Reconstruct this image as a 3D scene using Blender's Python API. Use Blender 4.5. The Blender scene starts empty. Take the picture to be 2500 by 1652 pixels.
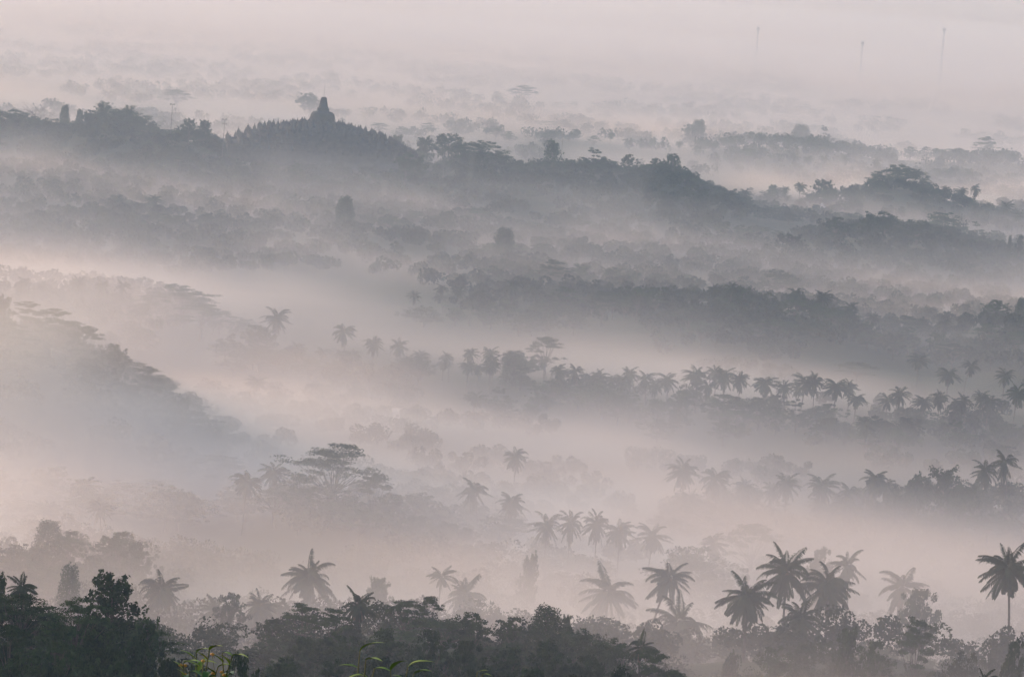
import bpy, math, random
import numpy as np
from mathutils import Matrix, Vector

SC = bpy.context.scene
COL = SC.collection
R = math.radians

# ------------------------------------------------------------------ camera
F = 9250.0                      # focal length in pixels of the 2500-wide photograph
CAM_Z = 160.0
PITCH, ROLL = 5.70, 4.5         # the camera looks down and is held tilted
cd = bpy.data.cameras.new('camera'); cam = bpy.data.objects.new('camera', cd); COL.objects.link(cam)
cd.sensor_width = 36.0; cd.lens = F / 2500 * 36.0; cd.clip_start = 0.5; cd.clip_end = 30000
CM = (Matrix.Translation((0, 0, CAM_Z)) @ Matrix.Rotation(R(90 - PITCH), 4, 'X') @ Matrix.Rotation(R(ROLL), 4, 'Z'))
cam.matrix_world = CM
SC.camera = cam
CR = np.array(CM.to_3x3())

# ------------------------------------------------------------------ light
SUN_EL, SUN_AZ = 13.0, -50.0    # low morning sun, ahead and to one side
w = bpy.data.worlds.new('World'); SC.world = w; w.use_nodes = True
nt = w.node_tree
sky = nt.nodes.new('ShaderNodeTexSky'); sky.sky_type = 'NISHITA'; sky.sun_disc = False
sky.sun_elevation = R(SUN_EL); sky.sun_rotation = R(SUN_AZ); sky.altitude = 300; sky.air_density = 1.0; sky.dust_density = 3.0; sky.ozone_density = 1.0
bg = nt.nodes['Background']; bg.inputs['Strength'].default_value = 0.15
nt.links.new(sky.outputs['Color'], bg.inputs['Color'])
ld = bpy.data.lights.new('sun', 'SUN'); sun = bpy.data.objects.new('sun', ld); COL.objects.link(sun)
ld.energy = 1.7; ld.angle = R(12); ld.color = (1.0, 0.765, 0.755)
sd = Vector((math.sin(R(SUN_AZ)) * math.cos(R(SUN_EL)), math.cos(R(SUN_AZ)) * math.cos(R(SUN_EL)), math.sin(R(SUN_EL))))
sun.rotation_euler = sd.to_track_quat('Z', 'Y').to_euler()
SC.view_settings.view_transform = 'Standard'; SC.view_settings.look = 'None'
SC.view_settings.exposure = 0.59; SC.view_settings.gamma = 1.0
SC.cycles.use_denoising = True
SC.cycles.volume_bounces = 1
SC.cycles.max_bounces = 4; SC.cycles.diffuse_bounces = 2
SC.cycles.volume_step_rate = 4.0; SC.cycles.volume_max_steps = 1024

K = 2500 / 2373.0               # photograph notes were taken on a 2373-wide view

def P(vx, vy, d):
    """world point seen at note position (vx, vy) at forward distance d"""
    px, py = vx * K, vy * K
    v = CR @ np.array([(px - 1250) / F, -(py - 826) / F, -1.0])
    t = d / v[1]
    return np.array([v[0] * t, d, CAM_Z + v[2] * t])

def sm(a, b, t):
    t = np.clip((t - a) / (b - a), 0, 1); return t * t * (3 - 2 * t)

class Noise:
    def __init__(s, seed, n=64):
        s.n = n; s.g = np.random.RandomState(seed).rand(n, n, n).astype(np.float32)
    def at(s, x, y, z=0.0):
        x, y, z = np.broadcast_arrays(np.asarray(x, np.float32), np.asarray(y, np.float32), np.asarray(z, np.float32))
        ix, iy, iz = np.floor(x).astype(int), np.floor(y).astype(int), np.floor(z).astype(int)
        fx, fy, fz = x - ix, y - iy, z - iz
        fx = fx * fx * (3 - 2 * fx); fy = fy * fy * (3 - 2 * fy); fz = fz * fz * (3 - 2 * fz)
        n, g = s.n, s.g
        r = 0
        for a in (0, 1):
            for b in (0, 1):
                for c in (0, 1):
                    r = r + g[(ix + a) % n, (iy + b) % n, (iz + c) % n] * (fx if a else 1 - fx) * (fy if b else 1 - fy) * (fz if c else 1 - fz)
        return r
    def fbm(s, x, y, z=0.0, o=4):
        r, a, t = 0, 0.5, 0
        for i in range(o):
            r = r + a * s.at(x + 17 * i, y + 31 * i, z + 7 * i); t += a
            x, y, z, a = x * 2.03, y * 2.03, np.asarray(z) * 2.03, a * 0.5
        return r / t
NZ = Noise(3)

# ------------------------------------------------------------------ land
BASE_D = [-300, 0, 20, 60, 150, 300, 400, 480, 600, 700, 800, 900, 1000, 1200, 3000, 3600, 4500, 6000, 7000, 7700, 9200]
BASE_Z = [2, -1.8, -10, -30, -58, -82, -93, -104, -121, -131, -141, -149, -153, -155, -155, -149, -130, -70, 5, 42, 70]
def base(y):
    return CAM_Z + np.interp(y, BASE_D, BASE_Z)

# ridge: distance, crest outline of its tree tops in the photograph, usual tree height, half-widths before and behind the crest
RIDGES = {
    'far':    (3700, [(-300, 190), (0, 170), (400, 188), (800, 205), (1200, 212), (1350, 240), (1500, 282), (1600, 300)], 13, 120, 200),
    'plain':  (3150, [(850, 305), (1000, 305), (1130, 310), (1300, 290), (1450, 310), (1600, 318), (1750, 305), (1900, 312), (2050, 340), (2373, 345), (2600, 345)], 13, 110, 160),
    'strip':  (2980, [(1580, 368), (1700, 372), (1900, 372), (2060, 385), (2200, 378), (2373, 392)], 13, 60, 60),
    'grove':  (2620, [(1740, 440), (1800, 430), (1900, 428), (2010, 408), (2090, 388), (2180, 412), (2240, 430), (2275, 475), (2373, 478), (2600, 490)], 14, 70, 90),
    'hill':   (2450, [(-200, 245), (0, 258), (60, 262), (130, 275), (230, 245), (300, 250), (345, 285), (440, 285), (490, 300), (540, 335), (740, 345), (930, 352), (1000, 370), (1060, 345), (1120, 335), (1180, 355), (1290, 358), (1370, 356), (1470, 372), (1560, 368), (1610, 392), (1700, 432), (1770, 465), (1850, 478), (1900, 500), (1960, 525), (2030, 560)], 13, 230, 160),
    'foot':   (1950, [(-100, 500), (0, 505), (150, 525), (250, 520), (370, 535), (440, 575), (540, 590), (620, 600)], 13, 130, 110),
    'shelf':  (2120, [(230, 465), (340, 462), (540, 485), (640, 488), (760, 492), (900, 512), (1050, 525), (1150, 552), (1270, 575), (1400, 590)], 12, 120, 120),
    'east':   (2200, [(1640, 560), (1790, 550), (1940, 510), (2050, 492), (2180, 505), (2270, 530), (2373, 558), (2600, 565)], 13, 150, 130),
    'bamboo': (1830, [(1130, 622), (1250, 612), (1350, 608), (1460, 622), (1530, 650), (1640, 668)], 13, 80, 80),
    'saddle': (1640, [(990, 700), (1070, 675), (1140, 682), (1230, 690), (1300, 676), (1480, 668), (1600, 665), (1720, 660), (1800, 680), (1900, 674), (1960, 702), (2040, 738), (2110, 742), (2200, 750), (2300, 712), (2373, 698), (2600, 690)], 13, 110, 110),
    'bench':  (1480, [(-100, 650), (0, 655), (180, 656), (280, 656), (360, 672), (480, 680), (540, 710), (640, 745)], 13, 90, 80),
    'spur':   (1060, [(-100, 670), (0, 690), (60, 700), (150, 735), (215, 760), (300, 815), (400, 875), (490, 930), (560, 985)], 13, 90, 90),
    'hollow': (1370, [(540, 790), (600, 775), (700, 815), (800, 775), (870, 795), (980, 820), (1100, 815), (1200, 820), (1280, 822), (1350, 850), (1400, 870)], 13, 80, 80),
    'palms':  (1330, [(1160, 905), (1240, 895), (1340, 870), (1480, 872), (1600, 872), (1750, 880), (1900, 890), (2000, 925), (2100, 930), (2230, 930), (2300, 925), (2373, 905), (2600, 905)], 15, 80, 70),
    'crown':  (950, [(270, 1140), (400, 1122), (560, 1112), (640, 1095), (790, 1085), (900, 1112), (1000, 1130), (1070, 1150), (1190, 1170), (1260, 1200)], 13, 70, 70),
    'dawn':   (930, [(-100, 1085), (0, 1100), (110, 1110), (190, 1135), (250, 1165), (300, 1200)], 13, 60, 60),
    'ledge':  (1030, [(1560, 1110), (1670, 1112), (1830, 1118), (1910, 1122), (1980, 1130), (2050, 1110), (2150, 1092), (2290, 1090), (2373, 1085), (2600, 1080)], 14, 80, 70),
    'veil':   (880, [(1240, 1240), (1380, 1245), (1500, 1255), (1600, 1262), (1700, 1280), (1780, 1310)], 11, 60, 60),
    'knoll':  (720, [(40, 1240), (110, 1220), (180, 1240), (280, 1245), (330, 1285), (370, 1330), (430, 1400)], 9, 50, 50),
    'dip':    (650, [(380, 1400), (480, 1395), (560, 1390), (630, 1410), (700, 1420), (900, 1400), (1080, 1420)], 8, 45, 40),
    'shore':  (560, [(1500, 1500), (1640, 1500), (1720, 1490), (1850, 1490), (1960, 1470), (2060, 1480), (2130, 1470), (2200, 1500), (2373, 1495), (2600, 1490)], 7, 60, 60),
    'front':  (480, [(590, 1450), (660, 1425), (760, 1400), (860, 1395), (960, 1400), (1060, 1425), (1130, 1450), (1200, 1440), (1280, 1425), (1380, 1455), (1480, 1490), (1580, 1540), (1660, 1620)], 7, 60, 50),
    'lip':    (400, [(-200, 1360), (0, 1372), (120, 1375), (230, 1385), (330, 1430), (400, 1480), (480, 1560)], 7, 55, 40),
}
RX = {}
for nme, (d, pts, th, wf, wb) in RIDGES.items():
    q = np.array([P(vx, vy, d) for vx, vy in pts])
    RX[nme] = (q[:, 0], q[:, 2] - th)

def ground(x, y):
    x = np.asarray(x, float); y = np.asarray(y, float)
    b = base(y) + (NZ.fbm(x / 130.0 + 9, y / 130.0, 0.5, 3) - 0.5) * 5 * sm(300, 700, y)
    g = b.copy() if isinstance(b, np.ndarray) else np.array(b)
    for nme, (d, pts, th, wf, wb) in RIDGES.items():
        xs, zs = RX[nme]
        dy = y - d - 10 * np.sin(x / 47.0 + d)
        cz = np.interp(x, xs, zs)
        end = np.maximum(np.maximum(xs[0] - x, x - xs[-1]), 0) / 60.0
        wgt = np.exp(-(dy / np.where(dy < 0, wf, wb)) ** 2 - end ** 2)
        g = np.maximum(g, b + (cz - b) * wgt)
    return g

def gz(x, y):
    return float(ground(np.array([x]), np.array([y]))[0])

# ------------------------------------------------------------------ materials
def mat(name, col, col2=None, scale=0.5, rough=0.8, spec=0.2, detail=4, rnd=0.0):
    m = bpy.data.materials.new(name); m.use_nodes = True
    t = m.node_tree; b = t.nodes['Principled BSDF']
    b.inputs['Roughness'].default_value = rough
    b.inputs['Specular IOR Level'].default_value = spec
    if col2 is None:
        b.inputs['Base Color'].default_value = (*col, 1)
        return m
    tc = t.nodes.new('ShaderNodeTexCoord'); n = t.nodes.new('ShaderNodeTexNoise')
    n.inputs['Scale'].default_value = scale; n.inputs['Detail'].default_value = detail
    t.links.new(tc.outputs['Object'], n.inputs['Vector'])
    r = t.nodes.new('ShaderNodeValToRGB')
    r.color_ramp.elements[0].position = 0.35; r.color_ramp.elements[0].color = (*col, 1)
    r.color_ramp.elements[1].position = 0.68; r.color_ramp.elements[1].color = (*col2, 1)
    t.links.new(n.outputs['Fac'], r.inputs['Fac'])
    out = r.outputs['Color']
    if rnd:
        oi = t.nodes.new('ShaderNodeObjectInfo')
        mr = t.nodes.new('ShaderNodeMapRange'); mr.inputs['To Min'].default_value = 1 - rnd; mr.inputs['To Max'].default_value = 1 + rnd
        t.links.new(oi.outputs['Random'], mr.inputs['Value'])
        hs = t.nodes.new('ShaderNodeHueSaturation')
        t.links.new(mr.outputs['Result'], hs.inputs['Value']); t.links.new(out, hs.inputs['Color'])
        out = hs.outputs['Color']
    t.links.new(out, b.inputs['Base Color'])
    return m

M = {
    'soil': mat('soil_and_fields', (0.026, 0.042, 0.022), (0.055, 0.060, 0.035), 0.03, 0.95, 0.05, 12),
    'leaf': mat('broad_leaf', (0.016, 0.034, 0.013), (0.047, 0.080, 0.027), 0.55, 0.85, 0.06, 3, 0.3),
    'fine': mat('fine_leaf', (0.018, 0.040, 0.014), (0.052, 0.088, 0.029), 0.5, 0.85, 0.06, 3, 0.25),
    'palm': mat('palm_leaf', (0.022, 0.038, 0.018), (0.055, 0.072, 0.032), 0.4, 0.7, 0.1, 3, 0.25),
    'dry':  mat('dry_frond', (0.11, 0.075, 0.04), (0.16, 0.11, 0.06), 0.6, 0.8),
    'bark': mat('bark', (0.06, 0.05, 0.04), (0.12, 0.10, 0.085), 1.2, 0.9),
    'wood': mat('woodland_leaf', (0.017, 0.032, 0.016), (0.048, 0.066, 0.030), 0.08, 0.95, 0.03, 6),
    'stone': mat('dark_andesite', (0.045, 0.043, 0.045), (0.085, 0.080, 0.078), 0.35, 0.95, 0.1, 8),
    'steel': mat('weathered_steel', (0.07, 0.07, 0.075), (0.12, 0.12, 0.125), 1.0, 0.6),
    'palesteel': mat('haze_paled_steel', (0.34, 0.34, 0.35), (0.44, 0.44, 0.45), 1.0, 0.6),  # tower steel lightened: some of the haze's fading is put into its colour
    'lampglass': mat('lamp_glass', (0.30, 0.30, 0.30), None, rough=0.3),
    'roof': mat('clay_roof', (0.30, 0.16, 0.10), (0.40, 0.24, 0.16), 1.0, 0.8),
    'zinc': mat('pale_metal_roof', (0.38, 0.38, 0.38), (0.48, 0.47, 0.46), 0.6, 0.5),
    'plaster': mat('pale_plaster', (0.66, 0.63, 0.58), (0.78, 0.75, 0.70), 0.7, 0.9),
    'dark': mat('dark_opening', (0.03, 0.03, 0.03)),
    'sprig': mat('young_leaf', (0.028, 0.085, 0.014), (0.075, 0.17, 0.022), 5.0, 0.45, 0.4),
    'tip': mat('yellow_leaf_tip', (0.13, 0.23, 0.022), (0.26, 0.32, 0.035), 6.0, 0.5, 0.3),
    'bloom': mat('orange_blossom', (0.55, 0.24, 0.04), (0.70, 0.36, 0.10), 8.0, 0.7),
    'stem': mat('green_stem', (0.10, 0.12, 0.05), (0.16, 0.15, 0.07), 8.0, 0.7),
}

# ------------------------------------------------------------------ mesh building
class Geo:
    def __init__(s): s.v = []; s.q = []; s.m = []; s.n = 0
    def add(s, v, q, m=0):
        v = np.asarray(v, np.float32).reshape(-1, 3); q = np.asarray(q, np.int32).reshape(-1, 4)
        s.v.append(v); s.q.append(q + s.n); s.m.append(np.full(len(q), m, np.int32)); s.n += len(v)
    def mesh(s, name, mats, smooth=False):
        me = bpy.data.meshes.new(name)
        v = np.concatenate(s.v); q = np.concatenate(s.q); mi = np.concatenate(s.m)
        me.vertices.add(len(v)); me.vertices.foreach_set('co', v.ravel())
        me.loops.add(len(q) * 4); me.loops.foreach_set('vertex_index', q.ravel())
        me.polygons.add(len(q)); me.polygons.foreach_set('loop_start', np.arange(0, len(q) * 4, 4, dtype=np.int32))
        me.polygons.foreach_set('loop_total', np.full(len(q), 4, np.int32))
        for m in mats: me.materials.append(m)
        me.polygons.foreach_set('material_index', mi)
        if smooth: me.polygons.foreach_set('use_smooth', np.ones(len(q), bool))
        me.update(calc_edges=True); me.validate()
        return me
    def join(s, o, off=(0, 0, 0), m=None, rot=None, sc=1.0):
        for v, q, mi in zip(o.v, o.q, o.m):
            pass
        v = np.concatenate(o.v); 
        if rot is not None: v = v @ np.asarray(rot).T
        q = np.concatenate(o.q); mi = np.concatenate(o.m)
        s.v.append((v * sc + np.asarray(off)).astype(np.float32)); s.q.append(q + s.n)
        s.m.append(mi if m is None else np.full(len(q), m, np.int32)); s.n += len(v)

def unit(a): return a / np.maximum(np.linalg.norm(a, axis=-1, keepdims=True), 1e-9)

def leaves(g, rng, pos, size, up=0.0, m=0, asp=0.5):
    n = len(pos)
    nn = rng.randn(n, 3); nn[:, 2] = nn[:, 2] * (1 - up) + np.sign(rng.randn(n)) * up * 2.0
    nn = unit(nn)
    t = unit(np.cross(nn, rng.randn(n, 3))); b = np.cross(nn, t)
    s = np.asarray(size).reshape(-1, 1) * np.ones((n, 1))
    v = np.stack([pos - t * s * .5, pos + b * s * .5 * asp, pos + t * s * .5, pos - b * s * .5 * asp], 1)
    g.add(v.reshape(-1, 3), np.arange(n * 4).reshape(-1, 4), m)

def ball(rng, n, hollow=0.35):
    d = unit(rng.randn(n, 3)); r = (hollow ** 3 + (1 - hollow ** 3) * rng.rand(n, 1)) ** (1 / 3)
    return d * r

def tube(g, path, r0, r1, sides=6, m=0):
    path = np.asarray(path, float); n = len(path)
    rad = np.linspace(r0, r1, n) if np.isscalar(r0) else np.asarray(r0)
    tan = unit(np.gradient(path, axis=0))
    ref = np.array([0.31, 0.95, 0.05]) if abs(tan[0, 2]) > 0.6 else np.array([0, 0, 1.0])
    u = unit(np.cross(tan, ref)); w_ = np.cross(tan, u)
    a = np.arange(sides) * 2 * math.pi / sides
    v = path[:, None] + rad[:, None, None] * (np.cos(a)[None, :, None] * u[:, None] + np.sin(a)[None, :, None] * w_[:, None])
    i, j = np.meshgrid(np.arange(n - 1), np.arange(sides), indexing='ij'); j2 = (j + 1) % sides
    q = np.stack([i * sides + j, i * sides + j2, (i + 1) * sides + j2, (i + 1) * sides + j], -1)
    g.add(v.reshape(-1, 3), q.reshape(-1, 4), m)

def bend(a, b, rng, k=0.12, n=6):
    a, b = np.asarray(a, float), np.asarray(b, float); t = np.linspace(0, 1, n)[:, None]
    L = np.linalg.norm(b - a); o = rng.randn(3) * k * L; o[2] = abs(o[2]) * 0.5
    return a + (b - a) * t + o * (t * (1 - t)) * 2

def boxg(g, lo, hi, m=0):
    x0, y0, z0 = lo; x1, y1, z1 = hi
    v = [(x0, y0, z0), (x1, y0, z0), (x1, y1, z0), (x0, y1, z0), (x0, y0, z1), (x1, y0, z1), (x1, y1, z1), (x0, y1, z1)]
    g.add(v, [(0, 3, 2, 1), (4, 5, 6, 7), (0, 1, 5, 4), (1, 2, 6, 5), (2, 3, 7, 6), (3, 0, 4, 7)], m)

def lathe(g, prof, n=24, c=(0, 0, 0), m=0, sq=0.0):
    prof = np.asarray(prof, float); a = np.arange(n) * 2 * math.pi / n
    v = np.stack([prof[:, None, 0] * np.cos(a) + c[0], prof[:, None, 0] * np.sin(a) + c[1], np.repeat(prof[:, 1:2] + c[2], n, 1)], -1)
    i, j = np.meshgrid(np.arange(len(prof) - 1), np.arange(n), indexing='ij'); j2 = (j + 1) % n
    g.add(v.reshape(-1, 3), np.stack([i * n + j, i * n + j2, (i + 1) * n + j2, (i + 1) * n + j], -1).reshape(-1, 4), m)

# ------------------------------------------------------------------ tree prototypes: each returns (height, trunk Geo, crown Geo, crown material)
def frond(rng, L=5.2, elev=60, droop=90, nl=24):
    g = Geo(); n = 14; t = np.linspace(0, 1, n)
    th = np.radians(elev - droop * t ** 1.25)
    ds = L / (n - 1)
    x = np.concatenate([[0], np.cumsum(np.cos(th[:-1]) * ds)]); z = np.concatenate([[0], np.cumsum(np.sin(th[:-1]) * ds)])
    side = 0.25 * rng.randn()
    pts = np.stack([x, side * t ** 2, z], 1)
    tube(g, pts, 0.055, 0.012, 4)
    for s in (-1, 1):
        tt = np.linspace(0.14, 1.0, nl) + rng.rand(nl) * 0.015
        tt = np.clip(tt, 0, 1)
        p = np.stack([np.interp(tt, t, pts[:, k]) for k in range(3)], 1)
        a = np.interp(tt, t, th)
        fwd = np.stack([np.cos(a), 0 * a, np.sin(a)], 1); up = np.stack([-np.sin(a), 0 * a, np.cos(a)], 1)
        lat = np.array([0, s, 0.0])
        sweep = 0.45 + 0.6 * tt
        dr = unit(lat[None] * 1.0 + fwd * sweep[:, None] + up * (0.25 - 0.5 * rng.rand(nl, 1)) + np.array([0, 0, -0.8]))
        ln = 1.0 * np.clip(np.sin(math.pi * (0.12 + 0.80 * tt)), 0.15, 1) ** 0.7 * (0.85 + 0.3 * rng.rand(nl))
        wd = 0.10
        wv = unit(np.cross(dr, up)) * wd
        mid = p + dr * ln[:, None] * 0.45
        tip = p + dr * ln[:, None] + np.array([0, 0, -1]) * (0.22 * ln[:, None])
        v = np.stack([p, mid + wv, tip, mid - wv], 1)
        g.add(v.reshape(-1, 3), np.arange(nl * 4).reshape(-1, 4))
    return g

def euler_rot(az, tilt=0.0):
    c, s = math.cos(az), math.sin(az); ct, st = math.cos(tilt), math.sin(tilt)
    return np.array([[c, -s, 0], [s, c, 0], [0, 0, 1.0]]) @ np.array([[ct, 0, st], [0, 1, 0], [-st, 0, ct]])

def palm_trunk(rng, H):
    g = Geo(); t = np.linspace(0, 1, 12)[:, None]
    lean = rng.randn(2) * 0.085 * H
    path = np.concatenate([lean[None] * (t ** 1.6), t * H], 1)
    rad = 0.14 + 0.05 * (1 - t[:, 0]) + 0.16 * np.exp(-t[:, 0] * 14)
    tube(g, path, rad, None, 7)
    g.add(ball(rng, 4), [], 0) if False else None
    return g, path[-1]

def frond_plan(rng, n=24):
    out = []
    for k in range(n):
        f = (k + 0.5) / n
        e = 84 - 158 * f ** 0.85 + rng.randn() * 7
        out.append((k * 2.39996 + rng.randn() * 0.35, e + rng.randn() * 8, rng.uniform(0.72, 1.15)))
    return out

def proto_palm(seed, n=24, H=14.0):
    rng = np.random.RandomState(seed)
    tr, hub = palm_trunk(rng, H)
    cr = Geo()
    for az, e, s in frond_plan(rng, n):
        fr = frond(rng, 5.0 * s, e, rng.uniform(60, 100) if e > 10 else rng.uniform(20, 45), 22)
        cr.join(fr, hub, rot=euler_rot(az))
    for k in range(8):
        lathe(cr, [(0.01, -.17), (.13, -.08), (.15, 0), (.1, .12), (.01, .18)], 6, hub + np.array([math.cos(k) * .3, math.sin(k * 1.7) * .3, -0.35 - .2 * rng.rand()]), 0)
    return H + 3.4, tr, cr, 'palm'

def proto_round(seed, H=12.0, W=4.6, nclump=130, nl=58, ls=0.40, flat=0.85):
    rng = np.random.RandomState(seed); tr, cr = Geo(), Geo()
    hc = H * 0.52
    tube(tr, bend((0, 0, 0), (rng.randn() * .3, rng.randn() * .3, H * .45), rng, .05), .26, .17)
    lob = [(np.array([rng.randn() * W * .42, rng.randn() * W * .42, hc + rng.uniform(-.18, .26) * H]), rng.uniform(.52, .80) * W) for _ in range(7)]
    lob.append((np.array([0, 0, H - .5 * W * .8]), .5 * W))
    for i in range(nclump):
        c, r = lob[i % len(lob)]
        d = unit(rng.randn(1, 3))[0]; d[2] = d[2] * .8 + .18
        p = c + d * r * rng.uniform(.55, 1.08) * np.array([1, 1, flat])
        p[2] = min(p[2], H - .3)
        cr_r = rng.uniform(.35, .85) * W / 4.6
        q = p + ball(rng, nl, .3) * cr_r * np.array([1.15, 1.15, .75])
        leaves(cr, rng, q, ls * rng.uniform(.7, 1.3, nl), .25)
        if i % 6 == 0: tube(tr, bend((0, 0, H * .35 + .1 * H * rng.rand()), p, rng), .09, .025, 4)
    return H, tr, cr, 'leaf'

def proto_layer(seed, H=14.0, W=7.0, npad=22, nl=340, ls=0.38, dome=.36, drop=2.6):
    rng = np.random.RandomState(seed); tr, cr = Geo(), Geo()
    fork = H * rng.uniform(.36, .48)
    tube(tr, bend((0, 0, 0), (rng.randn() * .4, rng.randn() * .4, fork), rng, .05), .30, .2)
    base_ = np.array([0, 0, fork - .3])
    for i in range(npad):
        az = i * 2.4 + rng.randn() * .3; rr = W * math.sqrt((i + .4) / npad) * rng.uniform(.7, 1.02)
        top = H * (1 - dome * (rr / W) ** 1.9) - rng.rand() * drop * (rr / W + .25)
        p = np.array([math.cos(az) * rr, math.sin(az) * rr, max(top - .4, fork + 1)])
        path = bend(base_ + (0, 0, -rng.rand() * .12 * H), p, rng, .1, 7)
        tube(tr, path, .12, .03, 4)
        a, b = rng.uniform(1.5, 2.7) * W / 7, rng.uniform(1.0, 1.8) * W / 7
        # a pad is three or four overlapping flat sprays
        for k in range(4):
            c = p + np.array([rng.randn() * a * .6, rng.randn() * a * .6, rng.randn() * .22])
            n = nl // 4
            q = ball(rng, n, .0); ang = rng.rand() * 6.3
            q = q * np.array([a * .8, b * .8, .26]) 
            q[:, 2] -= .10 * (q[:, 0] ** 2 + q[:, 1] ** 2) / max(a, .1)
            q = q @ euler_rot(ang).T + c
            q[:, 2] = np.minimum(q[:, 2], H)
            leaves(cr, rng, q, ls * rng.uniform(.7, 1.3, n), .6)
    return H, tr, cr, 'fine'

def proto_column(seed, H=13.0, W=2.9, nl=8000, ls=0.38):
    rng = np.random.RandomState(seed); tr, cr = Geo(), Geo()
    tube(tr, [(0, 0, 0), (0, 0, H * .5), (0.1, 0, H * .9)], .3, .1)
    n = 75
    for i in range(n):
        t = (i + .5) / n
        rad = W * (1.0 - .55 * t ** 2.6) * (0.7 + .5 * rng.rand())
        az = i * 2.4
        c = np.array([math.cos(az) * rad * .75, math.sin(az) * rad * .75, H * (.06 + .86 * t)])
        q = c + ball(rng, nl // n, .3) * np.array([.85, .85, .95]) * W / 2.6
        q[:, 2] = np.clip(q[:, 2], .1, H)
        leaves(cr, rng, q, ls * rng.uniform(.7, 1.3, len(q)), .1)
    return H, tr, cr, 'leaf'

def proto_open(seed, H=12.0, W=4.2, nb=60, nl=34, ls=0.5):
    rng = np.random.RandomState(seed); tr, cr = Geo(), Geo()
    top = np.array([rng.randn() * .5, rng.randn() * .5, H * .8])
    trunk = bend((0, 0, 0), top, rng, .06, 10); tube(tr, trunk, .24, .06)
    for i in range(nb):
        t = .28 + .72 * (i + .5) / nb
        s = np.array([np.interp(t, np.linspace(0, 1, 10), trunk[:, k]) for k in range(3)])
        az = i * 2.4 + rng.randn() * .4
        L = W * (1.15 - .85 * t) * rng.uniform(.55, 1.1) + .6
        e = s + np.array([math.cos(az) * L, math.sin(az) * L, L * rng.uniform(.25, .85)])
        e[2] = min(e[2], H - .4)
        path = bend(s, e, rng, .12, 6); tube(tr, path, .06, .015, 4)
        for f in (1.0, .72, .45):
            c = path[int(round(f * 5))] + rng.randn(3) * .18
            q = c + ball(rng, nl // 2, .1) * rng.uniform(.35, .65)
            leaves(cr, rng, q, ls * rng.uniform(.7, 1.25, len(q)), .2, asp=.6)
    return H, tr, cr, 'leaf'

def proto_bamboo(seed, H=13.0, n=34):
    rng = np.random.RandomState(seed); tr, cr = Geo(), Geo()
    for i in range(n):
        az = rng.rand() * 6.28; h = H * rng.uniform(.66, 1.0); out = rng.uniform(.8, 3.6)
        t = np.linspace(0, 1, 14)
        p = np.stack([np.cos(az) * (out * t ** 2.2 + .5 * rng.rand()), np.sin(az) * (out * t ** 2.2 + .5 * rng.rand()), h * (t - .22 * np.maximum(t - .72, 0) * 9 * np.maximum(t - .72, 0))], 1)
        p[:, 2] = np.minimum(p[:, 2], H)
        tube(tr, p, .05, .012, 4)
        k = 150; tt = rng.uniform(.35, 1.0, k) ** .8
        q = np.stack([np.interp(tt, t, p[:, j]) for j in range(3)], 1) + rng.randn(k, 3) * np.array([.3, .3, .25]) - np.array([0, 0, .2])
        leaves(cr, rng, q, .42 * rng.uniform(.7, 1.3, k), .0, asp=.32)
    return H, tr, cr, 'fine'

def proto_bush(seed, H=4.5, W=3.0):
    rng = np.random.RandomState(seed); tr, cr = Geo(), Geo()
    for i in range(6):
        tube(tr, bend((rng.randn() * .1, rng.randn() * .1, 0), (rng.randn() * W * .35, rng.randn() * W * .35, H * .6), rng), .06, .02, 4)
    for i in range(26):
        d = unit(rng.randn(1, 3))[0]; d[2] = abs(d[2])
        c = d * np.array([W * .75, W * .75, H * .62]) * rng.uniform(.6, 1) + (0, 0, H * .22)
        q = c + ball(rng, 75, .3) * rng.uniform(.5, .9); q[:, 2] = np.clip(q[:, 2], .05, H)
        leaves(cr, rng, q, .36 * rng.uniform(.7, 1.3, len(q)), .2)
    return H, tr, cr, 'leaf'

def proto_bare(seed, H=11.0):
    rng = np.random.RandomState(seed); tr, cr = Geo(), Geo()
    trunk = bend((0, 0, 0), (0.3, 0, H * .55), rng, .05, 8); tube(tr, trunk, .2, .1)
    def grow(p, d, L, r, k):
        e = p + d * L; path = bend(p, e, rng, .08, 5); tube(cr, path, r, r * .5, 4)
        if k == 0: return
        for _ in range(3):
            nd = unit((d + rng.randn(3) * .45 + (0, 0, .12))[None])[0]; grow(path[rng.randint(2, 5)], nd, L * .68, r * .6, k - 1)
    for i in range(7):
        az = i * 2.4; grow(trunk[4 + i % 4], unit(np.array([[math.cos(az), math.sin(az), 1.1]]))[0], H * .24, .07, 3)
    return H, tr, cr, 'bark'

PROTO = {
    'coconut_palm': [proto_palm(s, 30 + s % 3 * 5) for s in (1, 2, 3, 4, 5)],
    'round_tree': [proto_round(11), proto_round(12, 12, 5.4, 150), proto_round(13, 12, 3.9, 110), proto_round(14, 12, 4.6, 130, flat=.95), proto_round(15, 12, 6.0, 170, flat=.7)],
    'layered_tree': [proto_layer(21), proto_layer(22, 14, 8.0, 30, 230, dome=.27, drop=4.6), proto_layer(23, 14, 6.0, 17), proto_layer(24, 13, 7.2, 16)],
    'column_tree': [proto_column(31), proto_column(32, 13, 3.3)],
    'open_tree': [proto_open(41), proto_open(42, 12, 5.0), proto_open(43, 12, 3.4)],
    'bamboo_clump': [proto_bamboo(51), proto_bamboo(52)],
    'bush': [proto_bush(61), proto_bush(62, 4.0, 3.6)],
    'bare_tree': [proto_bare(71)],
}
MESH = {}
CATS = {'coconut_palm': 'palm tree', 'round_tree': 'tree', 'layered_tree': 'tree', 'column_tree': 'tree', 'open_tree': 'tree', 'bamboo_clump': 'bamboo', 'bush': 'bush', 'bare_tree': 'tree'}
CROWN = {'coconut_palm': 'crown', 'bare_tree': 'twigs'}
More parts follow.
